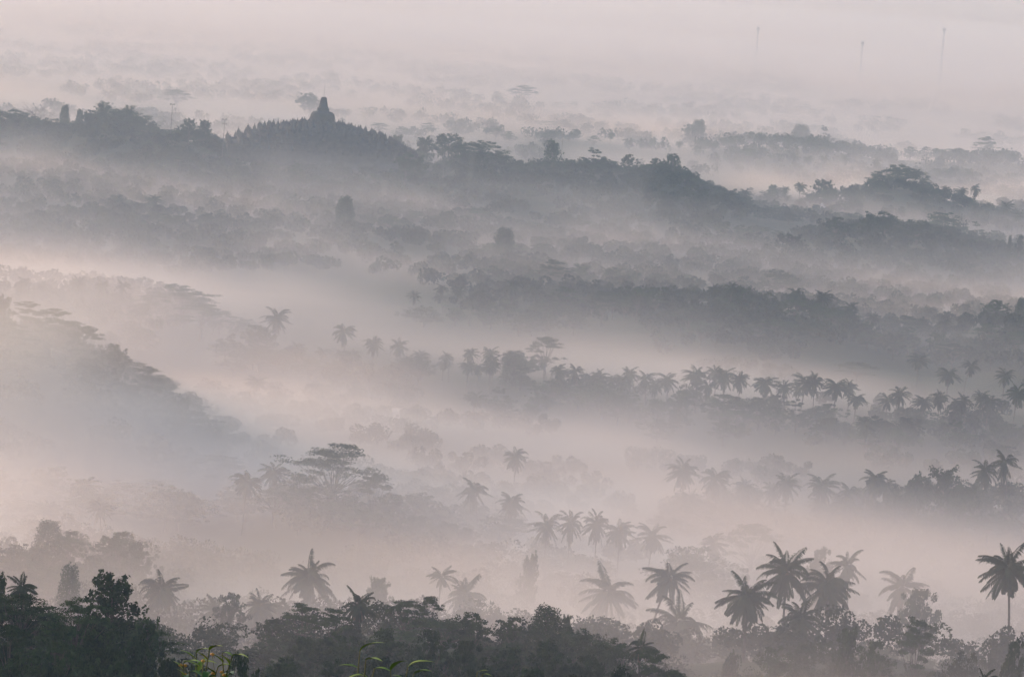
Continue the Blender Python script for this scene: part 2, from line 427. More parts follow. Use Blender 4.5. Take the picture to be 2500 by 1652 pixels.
for kind, ps in PROTO.items():
    for i, (H, tr, cr, cm) in enumerate(ps):
        both = Geo(); both.join(tr, m=0); both.join(cr, m=1)
        MESH[kind, i] = (H, tr.mesh(kind + '_trunk', [M['bark']], True), cr.mesh(kind + '_crown', [M[cm]]), both.mesh(kind, [M['bark'], M[cm]]))

# single fronds for the nearest palms
FR = []
for v in range(3):
    for k, (e, dr) in enumerate([(80, 60), (66, 78), (48, 90), (28, 80), (8, 60), (-14, 42), (-36, 32), (-58, 18)]):
        fr_ = np.random.RandomState(80 + k + 20 * v)
        FR.append((e, frond(fr_, 5.1, e, dr * (.7, 1.0, 1.3)[v], 34).mesh('frond', [M['palm']])))
dryfrond = frond(np.random.RandomState(99), 4.2, -48, 28, 22).mesh('frond', [M['dry']])
nutg = Geo()
for k in range(9):
    lathe(nutg, [(0.01, -.17), (.13, -.08), (.15, 0), (.1, .12), (.01, .18)], 7, (math.cos(k * 2.1) * .3, math.sin(k * 2.1) * .3, -.3 - .06 * (k % 4)))
NUTS = nutg.mesh('coconuts', [M['dry']], True)
PT = []
for s in range(4):
    g_, hub_ = palm_trunk(np.random.RandomState(200 + s), 14.0); PT.append((g_.mesh('trunk', [M['bark']], True), hub_))

def link(name, data, parent=None):
    o = bpy.data.objects.new(name, data); COL.objects.link(o)
    if parent is not None: o.parent = parent
    return o
def tag(o, label, cat=None, group=None, kind=None):
    if label: o['label'] = label
    if cat: o['category'] = cat
    if group: o['group'] = group
    if kind: o['kind'] = kind
    return o

RNG = random.Random(5)
COUNT = {}
def plant(kind, x, y, label, group=None, H=None, var=None, split=True, rot=None, wide=1.0, sink=0.3):
    n = len(PROTO[kind]); i = (RNG.choice((0, 2, 3)) if kind == 'layered_tree' else RNG.randrange(n)) if var is None else var % n
    h0, tm, cm_, bm = MESH[kind, i]
    H = H or h0; s = H / h0; z = gz(x, y) - sink
    rot = RNG.uniform(0, 6.28) if rot is None else rot
    if split:
        o = link(kind, None); link('trunk', tm, o); link(CROWN.get(kind, 'crown'), cm_, o)
    else:
        o = link(kind, bm)
    o.location = (x, y, z); o.rotation_euler = (0, 0, rot); o.scale = (s * wide, s * wide, s)
    COUNT[kind] = COUNT.get(kind, 0) + 1
    return tag(o, label, CATS[kind], group)

def near_palm(x, y, label, group=None, H=14.0, seed=0, size=1.0, n=32, rot=0.0):
    rng = np.random.RandomState(seed + 300)
    o = link('coconut_palm', None); tm, hub = PT[seed % 4]
    top = H - 3.6 * size; sz = top / 14.0
    t = link('trunk', tm, o); t.scale = (1.15 * size, 1.15 * size, sz)
    hb = Vector((hub[0] * 1.15 * size, hub[1] * 1.15 * size, top - .1))
    for az, e, s in frond_plan(rng, n):
        j = min(range(8), key=lambda k: abs(FR[k][0] - e)) + 8 * rng.randint(3)
        f = link('frond', FR[j][1], o); f.location = hb
        f.rotation_euler = (rng.randn() * .3, R((FR[j][0] - e)), az + (.25 * rng.randn() if e < 30 else 0)); f.scale = (s * size,) * 3
    for k in range(2):
        f = link('frond', dryfrond, o); f.location = hb; f.rotation_euler = (0, .1 * k, rng.rand() * 6.28); f.scale = (size * .9,) * 3
        tag(f, 'withered brown hanging frond')
    c = link('coconuts', NUTS, o); c.location = hb; c.scale = (size,) * 3
    o.location = (x, y, gz(x, y) - .2); o.rotation_euler = (0, 0, rot)
    COUNT['coconut_palm'] = COUNT.get('coconut_palm', 0) + 1
    return tag(o, label, 'palm tree', group)

def top_at(vx, vy, d):
    """foot of a thing whose top shows at (vx, vy), and its height"""
    p = P(vx, vy, d); return p[0], p[1], p[2] - gz(p[0], p[1])

# ------------------------------------------------------------------ the setting: one sheet of land
ys = np.concatenate([np.linspace(-200, 340, 28), np.geomspace(350, 9100, 330)]); ss = np.linspace(-1, 1, 221)
X = ss[None, :] * (260 + 0.26 * np.maximum(ys, 0))[:, None]; Y = np.repeat(ys[:, None], len(ss), 1)
Z = ground(X.ravel(), Y.ravel())
g = Geo(); nx = len(ss)
i, j = np.meshgrid(np.arange(len(ys) - 1), np.arange(nx - 1), indexing='ij')
g.add(np.stack([X.ravel(), Y.ravel(), Z], 1), np.stack([i * nx + j, i * nx + j + 1, (i + 1) * nx + j + 1, (i + 1) * nx + j], -1))
land = link('ground', g.mesh('ground', [M['soil']], True)); tag(land, 'wooded valley floor and low hills under the mist', kind='structure')

# ------------------------------------------------------------------ woods that read as one mass
def woodland(name, label, y0, y1, area, nleaf, ls, hmin, hmax, thr, seed):
    rng = np.random.RandomState(seed); A = 0; 
    n = int((y1 - y0) * (0.30 * (y0 + y1) / 2 + 60) / area)
    y = rng.uniform(y0, y1, n * 2); x = rng.uniform(-1, 1, n * 2) * (0.15 * y1 + 30)
    k = np.abs(x) < 0.15 * y + 30; x, y = x[k][:n], y[k][:n]
    z = ground(x, y); raised = z - base(y)
    keep = (NZ.fbm(x / 90, y / 140, 3.3, 3) + np.clip(raised - 1.5, -5, 8) * .03) > thr
    x, y, z = x[keep], y[keep], z[keep]; n = len(x)
    h = rng.uniform(hmin, hmax, n); wd = h * rng.uniform(.40, .60, n)
    g = Geo()
    idx = np.repeat(np.arange(n), nleaf); lobe = rng.randint(0, 6, len(idx))
    lo = rng.randn(n, 6, 3) * np.array([.5, .5, .28]); lr = rng.uniform(.42, .66, (n, 6))
    q = lo[idx, lobe] + ball(rng, len(idx), .72) * lr[idx, lobe][:, None]
    q = q * np.stack([wd, wd, h * .42], 1)[idx] + np.stack([x, y, z + h * .55], 1)[idx]
    q[:, 2] = np.maximum(q[:, 2], z[idx] + .2)
    leaves(g, rng, q, ls * rng.uniform(.6, 1.4, len(q)), .15, asp=.6)
    o = link(name, g.mesh(name, [M['wood']])); tag(o, label, kind='stuff')
    print('woodland', label, n, len(q))

woodland('forest', 'dense dark undergrowth and trees covering the nearest slopes', 350, 570, 60, 560, .42, 3.0, 5.5, .36, 1)
woodland('forest', 'ghostly thickets standing in the bright mist behind the nearest slopes', 570, 900, 120, 780, .62, 4.5, 9, .42, 7)
woodland('forest', 'misty woods filling the hollows of the middle valley', 900, 1500, 150, 520, 1.0, 5, 8.5, .46, 2)
woodland('forest', 'pale woods around the foot of the temple hill', 1500, 2800, 190, 330, 1.5, 6, 10.5, .46, 3)
woodland('forest', 'faint far woods on the plain beyond the temple', 2800, 4700, 400, 150, 2.2, 9, 14, .47, 4)

# ------------------------------------------------------------------ trees that can be told apart
PALM, ROUND, LAYER, COLUMN, OPEN, BAMBOO, BUSH, BARE = 'coconut_palm', 'round_tree', 'layered_tree', 'column_tree', 'open_tree', 'bamboo_clump', 'bush', 'bare_tree'
LOW, HIGH = {PALM: 7, ROUND: 5, LAYER: 6, COLUMN: 5, OPEN: 5, BAMBOO: 6, BUSH: 2, BARE: 5}, {PALM: 24, ROUND: 24, LAYER: 26, COLUMN: 26, OPEN: 28, BAMBOO: 20, BUSH: 8, BARE: 22}
def tree(kind, vx, vy, d, label, width=None, var=None, group=None):
    x, y, h = top_at(vx, vy, d)
    if not LOW[kind] <= h <= HIGH[kind]: print('HEIGHT', kind, vx, vy, d, round(h, 1))
    h = min(max(h, LOW[kind]), HIGH[kind])
    n = len(PROTO[kind]); i = (var if var is not None else (RNG.choice((0, 2, 3)) if kind == LAYER else RNG.randrange(n))) % n
    wid = 1.0
    if width:
        own = {PALM: 8.4, ROUND: 9.0, LAYER: 14.5, COLUMN: 5.8, OPEN: 9.0, BAMBOO: 8.0, BUSH: 6.0, BARE: 9.0}[kind] * h / MESH[kind, i][0]
        wid = width * K * d / F / own
    elif kind == PALM:
        wid = min(1.6, max(.6, 15.5 / h))
    else:
        wid = min(1.5, max(.7, 12.0 / h))
    return plant(kind, x, y, label, group, h, i, d < 1450, None, wid)

# temple hill
tree(BAMBOO, 243, 222, 2440, 'arching feathery bamboo clump at the highest point of the wooded hilltop beside the temple', 50)
tree(BAMBOO, 300, 231, 2445, 'second arching bamboo clump, with a drooping tip, just beside the broadest hilltop tree', 40)
tree(ROUND, 275, 248, 2430, 'broad dark tree under the two bamboo clumps on the hilltop', 110, 4)
tree(ROUND, 320, 268, 2425, 'rounded tree stepping down from the bamboo clumps toward the floodlight mast', 70, 1)
tree(COLUMN, 152, 240, 2440, 'slim pointed tree on the hilltop, taller of two spiky ones', 26)
tree(COLUMN, 186, 250, 2440, 'shorter spiky tree next to the slim pointed one on the hilltop', 20)
tree(BARE, 85, 234, 2470, 'leafless twiggy tree behind the dark hilltop crowns', 70)
tree(ROUND, 40, 252, 2430, 'dark rounded tree at the outer end of the hilltop, before the leafless one', 80, 1)
tree(ROUND, 120, 272, 2400, 'low dark tree on the hilltop below the leafless one', 70, 4)
tree(OPEN, 440, 268, 2440, 'tufted tree on the hill between the two floodlight masts', 40, 1)
tree(OPEN, 475, 270, 2440, 'ragged tree between the tufted one and the temple mast', 50, 2)
tree(ROUND, 415, 335, 2300, 'rounded tree on the misty slope under the floodlight masts', 60, 1)
tree(OPEN, 1040, 287, 2500, 'tall airy tree with a see-through crown just past the temple', 95, 1)
tree(OPEN, 985, 302, 2510, 'airy tree between the temple and the tallest see-through crown', 60, 0)
tree(OPEN, 925, 292, 2640, 'paler open tree standing behind the corner of the temple', 55, 2)
tree(ROUND, 1120, 324, 2440, 'broad full tree on the crest next to the tall airy tree', 90, 4)
tree(ROUND, 945, 352, 2330, 'yellowish rounded tree hiding the lower corner of the temple', 70, 1)
tree(LAYER, 690, 374, 2240, 'tall lone tree on the pale slope below the temple stairs', 42, 2)
tree(OPEN, 1283, 314, 2450, 'lone clumpy tree with a bare trunk standing clear of the crest', 48, 0)
tree(ROUND, 1380, 342, 2450, 'dark lumpy tree on the crest beyond the lone clumpy tree', 75, 2)
tree(ROUND, 1460, 357, 2450, 'small dark dome of a tree on the descending crest', 38, 0)
tree(OPEN, 1560, 350, 2450, 'ragged dark tree at the shoulder where the long hill starts to fall', 42, 1)
tree(ROUND, 1525, 366, 2445, 'dark tree tucked against the ragged one at the hill shoulder', 50, 3)
# far plain
tree(ROUND, 771, 170, 3850, 'ghostly round-topped tree floating in haze behind the temple spire', 40, 0)
tree(LAYER, 1215, 197, 3700, 'wide flat-topped tree rising over the palest woods', 72, 0)
tree(LAYER, 410, 204, 3250, 'flat-topped layered tree in the haze above the floodlight mast', 80, 3)
tree(ROUND, 720, 214, 3300, 'pale leaning tree crown just beside the temple spire', 50, 1)
tree(LAYER, 1290, 280, 3400, 'large spreading layered tree in the pale woods behind the lone clumpy tree', 120, 0)
tree(COLUMN, 1622, 265, 3250, 'tall blunt tree standing highest in the pale far tree belt', 34, 1)
tree(ROUND, 1600, 288, 3250, 'pale round tree at the foot of the tall blunt one', 40, 0)
tree(ROUND, 1912, 290, 3300, 'pale mushroom-shaped tree in the far belt', 36, 2)
tree(COLUMN, 1858, 286, 3300, 'faint cone-shaped tree near the mushroom-shaped one', 44, 1)
tree(LAYER, 2292, 254, 3300, 'lone faint tiered tree high in the empty haze below the telecom towers', 56, 0)
tree(LAYER, 1738, 340, 2960, 'thin flat-layered tree overhanging the strip of palms on the far plain', 62, 3)
for k, (vx, vy) in enumerate([(1845, 352), (1876, 356), (1906, 355), (1956, 352)]):
    tree(PALM, vx, vy, 2980, 'far strip palm above white mist, ' + ('at the end nearest the thin layered tree', 'smallest and slimmest of four', 'between the slimmest and the end one', 'standing apart toward the lone star-shaped palm')[k], 28, group='palms on the far strip')
tree(PALM, 2031, 362, 2950, 'lone star-shaped palm standing clear of the far strip', 22)
tree(PALM, 1700, 358, 3000, 'faint palm just behind the shoulder of the long hill', 26)
# grove on the plain
tree(ROUND, 2085, 379, 2640, 'tallest broad crown of the grove on the plain', 75, 1)
tree(ROUND, 2040, 395, 2640, 'full crown leaning on the tallest one of the plain grove', 60, 4)
tree(OPEN, 1910, 410, 2620, 'bushy tufted tree along the near edge of the plain grove', 60, 1)
tree(PALM, 1855, 418, 2610, 'palm with splayed fronds at the open end of the plain grove', 34)
tree(PALM, 1822, 428, 2610, 'shorter palm beside the splayed one at the open end of the plain grove', 28)
tree(OPEN, 1792, 422, 2630, 'thin airy tree ending the plain grove over bright mist', 40, 2)
tree(PALM, 2120, 388, 2620, 'palm rising next to the tallest crown of the plain grove', 30)
tree(PALM, 2258, 402, 2640, 'tall shaggy palm alone at the bright end of the plain grove', 28)
tree(PALM, 2238, 432, 2600, 'dark palm under the tall shaggy one at the bright end', 34)
tree(PALM, 2336, 463, 2560, 'dark palm against the bright mist near the picture edge, taller of two', 40)
tree(PALM, 2290, 466, 2560, 'broad palm beside the taller dark one against bright mist', 44)
tree(PALM, 2362, 488, 2520, 'small palm below the two dark ones at the picture edge', 34)
tree(PALM, 1726, 434, 2500, 'pale palm leaning out from the tail of the long hill', 30)
# foot of the temple hill
tree(COLUMN, 803, 450, 2040, 'big tapering creeper-clad tree standing tallest in the mist below the temple', 48, 0)
tree(COLUMN, 1172, 523, 1930, 'blunt creeper-clad tree in the mist under the long hill', 46, 1)
tree(ROUND, 800, 508, 2060, 'wide low tree at the foot of the tapering creeper-clad tree', 100, 4)
tree(ROUND, 905, 498, 2080, 'pale round tree near the tapering creeper-clad tree', 60, 1)
tree(OPEN, 1035, 480, 2080, 'pale tall feathery tree in the mist under the long hill', 60, 0)
tree(ROUND, 1250, 562, 1960, 'small peaked tree beside the blunt creeper-clad one', 50, 3)
tree(ROUND, 1172, 560, 1950, 'round skirt of a tree under the blunt creeper-clad one', 110, 4)
tree(PALM, 270, 446, 2050, 'shaggy palm in the mist below the hilltop bamboo', 44)
tree(PALM, 368, 450, 2050, 'palm in the mist below the hilltop, next to the shaggy one', 44)
tree(PALM, 505, 488, 2020, 'faint small palm in mist under the temple mast', 30)
tree(PALM, 585, 470, 2100, 'faint palm beginning the row of crowns below the temple', 36)
tree(ROUND, 245, 508, 1900, 'rounded dark tree in the clump below the shaggy palm', 70, 0)
tree(ROUND, 320, 510, 1900, 'flat-headed dark tree in the clump below the shaggy palm', 70, 4)
tree(PALM, 370, 545, 1880, 'palm drooping at the end of the clump below the shaggy palm', 40)
tree(ROUND, 470, 562, 1870, 'broad tree sloping into bright mist beneath the temple', 90, 4)
tree(PALM, 555, 588, 1840, 'faint palm at the low end of the crowns above bright mist', 36)
# east slopes
tree(OPEN, 1832, 534, 2060, 'large see-through tree with ragged clumps on the misty slope', 85, 1)
tree(ROUND, 2052, 488, 2150, 'dark peaked dome of a tree beyond the large see-through one', 80, 1)
tree(ROUND, 2128, 508, 2140, 'long dark rounded tree joined to the peaked dome', 100, 4)
tree(ROUND, 2190, 490, 2300, 'wide rounded canopy stretching behind the dark dome', 110, 4)
tree(ROUND, 1940, 502, 2180, 'dark wedge-shaped tree between the hill tail and the peaked dome', 60, 0)
tree(COLUMN, 2342, 540, 2080, 'thin dark spire of a tree near the picture edge', 12, 0)
tree(ROUND, 2366, 545, 2080, 'small round tree beside the thin dark spire', 30, 0)
# bamboo ridge
tree(BAMBOO, 1352, 598, 1830, 'arching bamboo with hooked tips, first on the bamboo ridge', 50)
tree(BAMBOO, 1420, 606, 1830, 'long bamboo thicket following the hooked one', 70)
tree(BAMBOO, 1470, 618, 1820, 'bamboo with a bent plume at the low end of its ridge', 50)
tree(LAYER, 1285, 600, 1800, 'dark layered tree standing before the bamboo ridge', 80, 0)
tree(ROUND, 1210, 606, 1850, 'pale broad tree beside the layered one at the bamboo ridge', 70, 4)
tree(ROUND, 1520, 634, 1840, 'pale small tree below the bent bamboo plume', 50, 0)
tree(ROUND, 1805, 622, 1850, 'dark boxy tree in mist above the long wooded saddle', 70, 4)
# saddle
for vx, vy, wd, lab in [(1030, 678, 42, 'palm leaning out at the misty end of the wooded saddle'), (1068, 658, 40, 'mop-headed palm behind the one leaning out at the saddle end'),
                        (1190, 645, 50, 'tall full palm, higher of the pair before the dark saddle woods'), (1236, 653, 42, 'star-headed palm, lower of the pair before the dark saddle woods'),
                        (1698, 648, 40, 'palm poking up at the highest point of the saddle woods'), (1655, 654, 36, 'smaller palm beside the one at the highest point of the saddle'),
                        (1848, 664, 44, 'broad palm past the middle of the saddle woods'), (1912, 670, 50, 'wide hanging palm where the saddle starts to fall'),
                        (1968, 694, 42, 'spiky palm on the falling end of the saddle'), (2022, 720, 40, 'arched palm at the very foot of the saddle over bright mist'),
                        (2192, 735, 40, 'palm in the low row between the saddle and the pale rise')]:
    tree(PALM, vx, vy, 1640, lab, wd)
tree(ROUND, 1118, 672, 1640, 'round-headed tree between the two palm pairs of the saddle', 55, 0)
tree(LAYER, 1312, 663, 1620, 'tiered dark tree starting the dense saddle woods', 90, 0)
tree(LAYER, 1400, 672, 1610, 'low tiered tree in the dense part of the saddle woods', 80, 0)
tree(LAYER, 1482, 660, 1620, 'flat-topped tree over the middle of the saddle woods', 60, 3)
tree(LAYER, 2106, 730, 1660, 'wide tiered tree alone between the saddle and the pale rise', 105, 0)
tree(ROUND, 2312, 694, 1700, 'stout tree crowning the pale rise by the picture edge', 62, 0)
tree(COLUMN, 2370, 686, 1700, 'tall blunt tree cut by the picture edge on the pale rise', 30, 1)
# bench
for vx, vy, wd, lab in [(58, 636, 46, 'tall feathery palm at the outer end of the faint palm bench'), (100, 646, 34, 'small palm at the foot of the tall feathery one'), (182, 636, 36, 'upright palm second along the faint bench'),
                        (240, 642, 40, 'low palm third along the faint bench'), (296, 644, 40, 'palm nearest to the flat-topped bench tree')]:
    tree(PALM, vx, vy, 1480, lab, wd)
tree(LAYER, 425, 655, 1470, 'great flat-topped tree with thin rising limbs over the mist', 150, 1)
tree(LAYER, 470, 696, 1440, 'lower flat tier of a tree under the great flat-topped one', 120, 3)
tree(PALM, 645, 707, 1400, 'faint lone palm with thin fronds over the bright hollow', 62)
# spur
tree(OPEN, 10, 673, 1080, 'dark upright ragged tree at the top of the dark spur', 60, 0)
tree(LAYER, 70, 695, 1070, 'dark layered tree under the ragged one on the spur', 90, 0)
tree(LAYER, 135, 712, 1060, 'layered tree with stepped flat pads halfway down the spur', 110, 0)
tree(LAYER, 205, 745, 1050, 'layered tree whose pads reach out over the mist from the spur', 85, 3)
tree(ROUND, 265, 795, 1050, 'hazy tree below the outreaching layered one', 70, 0)
tree(LAYER, 345, 845, 1050, 'hazy brownish layered tree low on the spur', 80, 0)
tree(OPEN, 420, 905, 1040, 'last hazy tree where the spur sinks into warm mist', 70, 1)
# hollow
tree(ROUND, 594, 752, 1370, 'dark domed tree in the middle of the hollow', 95, 0)
tree(LAYER, 1270, 772, 1390, 'slender tiered tree with thin horizontal pads over the palm grove', 88, 3)
tree(COLUMN, 1195, 808, 1370, 'dark bulky tree below the slender tiered one', 60, 1)
tree(LAYER, 725, 830, 1340, 'low spreading tree before the faint palms in the hollow', 90, 0)
for vx, vy, wd, lab in [(806, 742, 60, 'tallest faint palm of the hollow, ball-headed'), (868, 774, 50, 'faint palm just past the ball-headed one'), (925, 780, 46, 'faint upright palm near the crowd in the hollow'),
                        (700, 790, 55, 'faint palm behind the low spreading tree'), (805, 808, 50, 'darker low palm under the ball-headed one'), (980, 808, 44, 'bushy palm at the start of the long hollow row'),
                        (1045, 812, 40, 'palm in the long hollow row next to the bushy one'), (1090, 798, 44, 'tallest spiky palm in the long hollow row'), (1140, 800, 46, 'spiky palm beside the tallest in the hollow row'),
                        (1182, 806, 40, 'palm at the end of the hollow row above the bulky tree')]:
    tree(PALM, vx, vy, 1370, lab, wd)
tree(PALM, 595, 868, 1250, 'ghostly palm deep in grey mist below the domed tree', 60)
# the palm row
row = [(1346, 838, 44, 'low palm beginning the long palm row beside the tiered tree'), (1388, 850, 46, 'palm with raised fronds second in the long row'), (1422, 862, 46, 'dark drooping palm third in the long row'),
       (1464, 846, 46, 'arched-frond palm before the tight cluster of the row'), (1503, 856, 48, 'palm opening the tight cluster of the row'), (1552, 860, 62, 'bushy palm with hanging fronds in the tight cluster'),
       (1621, 845, 66, 'tall clear palm with a leaning trunk in the middle of the row'), (1684, 848, 60, 'palm with a fan of fronds just after the leaning one'), (1718, 856, 48, 'palm overlapping the fan-headed one'),
       (1774, 862, 78, 'wide hump-backed palm past the middle of the row'), (1862, 862, 66, 'palm with an upright head, first of a close pair'), (1892, 859, 50, 'second of the close pair, with a bare trunk'),
       (1940, 870, 72, 'broad palm on a bare trunk after the close pair'), (1985, 905, 60, 'hazy palm filling the gap after the broad one'), (2076, 890, 52, 'spiky palm where the row turns into a dark wood'),
       (2142, 910, 60, 'low dark palm beyond the spiky one'), (2222, 917, 50, 'small dark palm tip among the dark woods of the row'), (2292, 906, 66, 'full dark palm in the dark woods of the row'), (2356, 886, 60, 'last palm of the row, cut by the picture edge')]
for vx, vy, wd, lab in row: tree(PALM, vx, vy, 1330, lab, wd, group='palms of the long row')
tree(PALM, 2012, 960, 1240, 'single palm with drooping skirt in front of the long row', 66)
tree(PALM, 1100, 903, 1250, 'palm with one tall upright frond in the pale mist', 66)
tree(PALM, 2200, 845, 1430, 'clear round-headed palm behind the dark end of the row', 62)
tree(PALM, 2240, 828, 1470, 'fainter palm behind the round-headed one', 50)
tree(PALM, 2130, 815, 1480, 'very faint palm in mist above the dark end of the row', 60)
tree(PALM, 2330, 850, 1440, 'faint palm near the picture edge behind the row', 50)
tree(LAYER, 1990, 835, 1470, 'faint thin-layered tree over the broad palm of the row', 110, 3)
tree(ROUND, 1680, 912, 1290, 'dark full tree in front of the leaning palm', 130, 0)
tree(ROUND, 1570, 945, 1270, 'dark round bush-like tree before the tight palm cluster', 62, 3)
tree(ROUND, 1275, 880, 1310, 'dark domed tree at the misty end of the palm row', 80, 0)
tree(ROUND, 1400, 885, 1300, 'wide dark tree under the first palms of the row', 120, 4)
tree(ROUND, 1800, 942, 1280, 'hazy round tree under the hump-backed palm', 62, 0)
tree(ROUND, 1920, 965, 1270, 'hazy round tree below the close pair of palms', 70, 3)
# umbrella tree ridge
tree(LAYER, 782, 1017, 950, 'great dark umbrella tree with layered pads and bare spreading limbs', 208, 1)
tree(LAYER, 870, 1088, 930, 'low outstretched bough tree beneath the umbrella tree', 100, 3)
tree(LAYER, 700, 1095, 930, 'small layered tree at the shaded side of the umbrella tree', 80, 0)
tree(PALM, 572, 1080, 940, 'palm with thin arched fronds before the umbrella tree', 78)
tree(PALM, 645, 1067, 960, 'greenish palm close by the umbrella tree', 80)
tree(PALM, 1120, 1102, 960, 'crisp palm with open fronds, higher of the pair at the ridge end', 76)
tree(PALM, 1186, 1130, 940, 'palm with one hooked frond, lower of the pair at the ridge end', 78)
tree(LAYER, 510, 1048, 1010, 'ghostly layered tree behind the palm with thin arched fronds', 150, 3)
tree(PALM, 1200, 1027, 1060, 'ghostly palm on a thin trunk over the pair at the ridge end', 60)
tree(ROUND, 390, 1118, 940, 'wide rounded tree on the near ridge opposite the umbrella tree', 110, 4)
tree(PALM, 188, 1091, 930, 'palm standing out of the warm dawn mist', 82)
tree(PALM, 240, 1150, 900, 'palm drooping at the edge of the warm dawn wood', 66)
tree(ROUND, 120, 1108, 940, 'rounded tree beside the palm in the warm dawn mist', 80, 0)
# ledge
for vx, vy, wd, lab in [(1592, 1056, 76, 'ghostly palm leading the lower palm row'), (1670, 1072, 80, 'ghostly palm with spread fronds second in the lower row'), (1728, 1104, 62, 'small crisp palm in the lower row'),
                        (1790, 1112, 50, 'stooping palm between two fuller ones in the lower row'), (1830, 1091, 66, 'dark palm with a full head in the lower row'), (1912, 1094, 84, 'shaggy wide palm in the lower row'),
                        (2030, 1078, 80, 'tall palm before the dark ledge trees'), (2052, 1098, 60, 'palm pressed against the dark ledge trees'), (1985, 1112, 62, 'low palm leading to the dark ledge trees'),
                        (2288, 1060, 66, 'dark palm rising out of the ledge trees'), (2348, 1036, 66, 'palm at the picture edge over the ledge trees'), (2330, 1110, 50, 'small dark palm on the ledge by the picture edge')]:
    tree(PALM, vx, vy, 1030, lab, wd, group='palms of the lower row')
tree(OPEN, 2190, 1066, 1010, 'large dark leafy tree with a ragged top on the ledge', 110, 1)
tree(OPEN, 2130, 1080, 1010, 'dark ragged tree forming the outer side of the ledge clump', 80, 0)
tree(OPEN, 2240, 1105, 1000, 'lower dark open tree under the ledge palm', 90, 1)
tree(ROUND, 2090, 1120, 1010, 'grey round tree leaning on the ledge clump', 80, 4)
# veil
for vx, vy, wd, lab in [(1272, 1178, 70, 'faint palm opening the veiled row in bright mist'), (1326, 1176, 60, 'faint palm second in the veiled row, spiky'), (1390, 1176, 66, 'faint upright palm in the middle of the veiled row'),
                        (1442, 1194, 76, 'faint wide palm after the upright one in the veiled row'), (1510, 1210, 76, 'clearer palm near the end of the veiled row'), (1642, 1220, 72, 'palm growing behind the grey domed thicket')]:
    tree(PALM, vx, vy, 880, lab, wd, group='palms of the veiled row')
tree(LAYER, 1750, 1202, 900, 'wispy layered tree with thin streaks of leaves in mist', 150, 3)
tree(ROUND, 1610, 1262, 850, 'grey domed thicket of a tree in pale mist', 190, 4)
tree(OPEN, 1232, 1258, 800, 'ghostly open tree inside the bright mist', 60, 0)
tree(ROUND, 1910, 1268, 800, 'pale round tree behind the big palm group', 80, 0)
# knoll
tree(COLUMN, 115, 1198, 730, 'pointed hazy tree on the warm knoll', 66, 1)
tree(ROUND, 165, 1228, 720, 'hazy tree beside the pointed one on the knoll', 70, 0)
tree(ROUND, 280, 1230, 720, 'twin-lobed rounded tree on the knoll', 95, 0)
tree(ROUND, 325, 1252, 715, 'rounded tree sloping down from the twin-lobed one', 80, 3)
tree(COLUMN, 165, 1298, 640, 'pale pointed tree right behind the dark slope of layered trees', 56, 1)
# dip
def palm_near(vx, vy, d, lab, wd, seed, n=32, group=None):
    n = int(n * 1.45)
    x, y, h = top_at(vx, vy, d)
    if not 7 <= h <= 32: print('HEIGHT near palm', vx, vy, d, round(h, 1))
    size = wd * K * d / F / 8.6
    return near_palm(x, y, lab, group, min(max(h, 5.5), 32), seed, size, n, seed * 1.3)
palm_near(712, 1283, 680, 'large soft palm alone in warm glowing mist', 122, 1)
palm_near(592, 1365, 650, 'palm at the end of the brownish thicket', 80, 2)
palm_near(368, 1316, 650, 'pale palm with long hanging fronds behind the dark slope', 110, 3)
palm_near(490, 1378, 650, 'low brownish palm inside the thicket', 80, 4)
palm_near(1022, 1303, 710, 'thin ghost palm over the wooded front slope', 66, 5, 18)
palm_near(1068, 1332, 700, 'ghost palm with a curled frond over the wooded front slope', 96, 6)
tree(ROUND, 542, 1373, 620, 'brownish rounded tree amid the thicket palms', 90, 0)
tree(OPEN, 878, 1318, 690, 'pale small-leaved tree behind the front slope', 90, 2)
palm_near(1412, 1312, 730, 'hazy palm with a spray of thin spikes', 130, 7, 22)
palm_near(1512, 1282, 690, 'lopsided palm with fronds blown to one side', 118, 8, 20)
# big palm group
palm_near(1740, 1322, 590, 'crisp dark palm with separate drooping fronds, nearest of the big group', 130, 9, 28)
palm_near(1832, 1263, 620, 'tallest palm of the big group', 128, 10, 28)
palm_near(1930, 1296, 625, 'densest palm of the big group, with a shaggy skirt', 130, 11, 34)
palm_near(1838, 1376, 585, 'lowest palm of the big group, on a short visible trunk', 108, 12, 26)
palm_near(1592, 1382, 640, 'hazy wide palm apart from the big group', 136, 13, 24)
palm_near(1982, 1272, 740, 'faint palm behind the big group', 84, 14, 20)
palm_near(2105, 1310, 750, 'very faint palm between the big group and the picture edge', 110, 15, 20)
palm_near(2362, 1254, 600, 'dense palm with hanging skirt cut by the picture edge', 130, 16, 34)
tree(ROUND, 2132, 1362, 660, 'pale round tree under the very faint palm', 115, 0)
tree(LAYER, 2130, 1422, 540, 'dark dense tiered tree with a domed top', 118, 2)
tree(OPEN, 1975, 1425, 540, 'spindly bright tree between the palms and the dark tiered tree', 90, 2)
tree(ROUND, 1900, 1468, 550, 'low dark tree under the big palm group', 90, 4)
tree(ROUND, 1800, 1490, 540, 'wide low thicket at the feet of the big palm group', 120, 4)
tree(OPEN, 1700, 1490, 545, 'scrubby tree beside the palm trunks', 60, 0)
tree(ROUND, 2030, 1480, 535, 'low leafy tree before the spindly bright one', 80, 0)
tree(ROUND, 2240, 1500, 530, 'low scrub tree past the dark tiered tree', 90, 4)
tree(ROUND, 2360, 1478, 500, 'dark tree corner at the picture edge by the scrub', 70, 0)
palm_near(2288, 1545, 440, 'small dark palm top at the bottom edge of the view', 76, 17, 20)
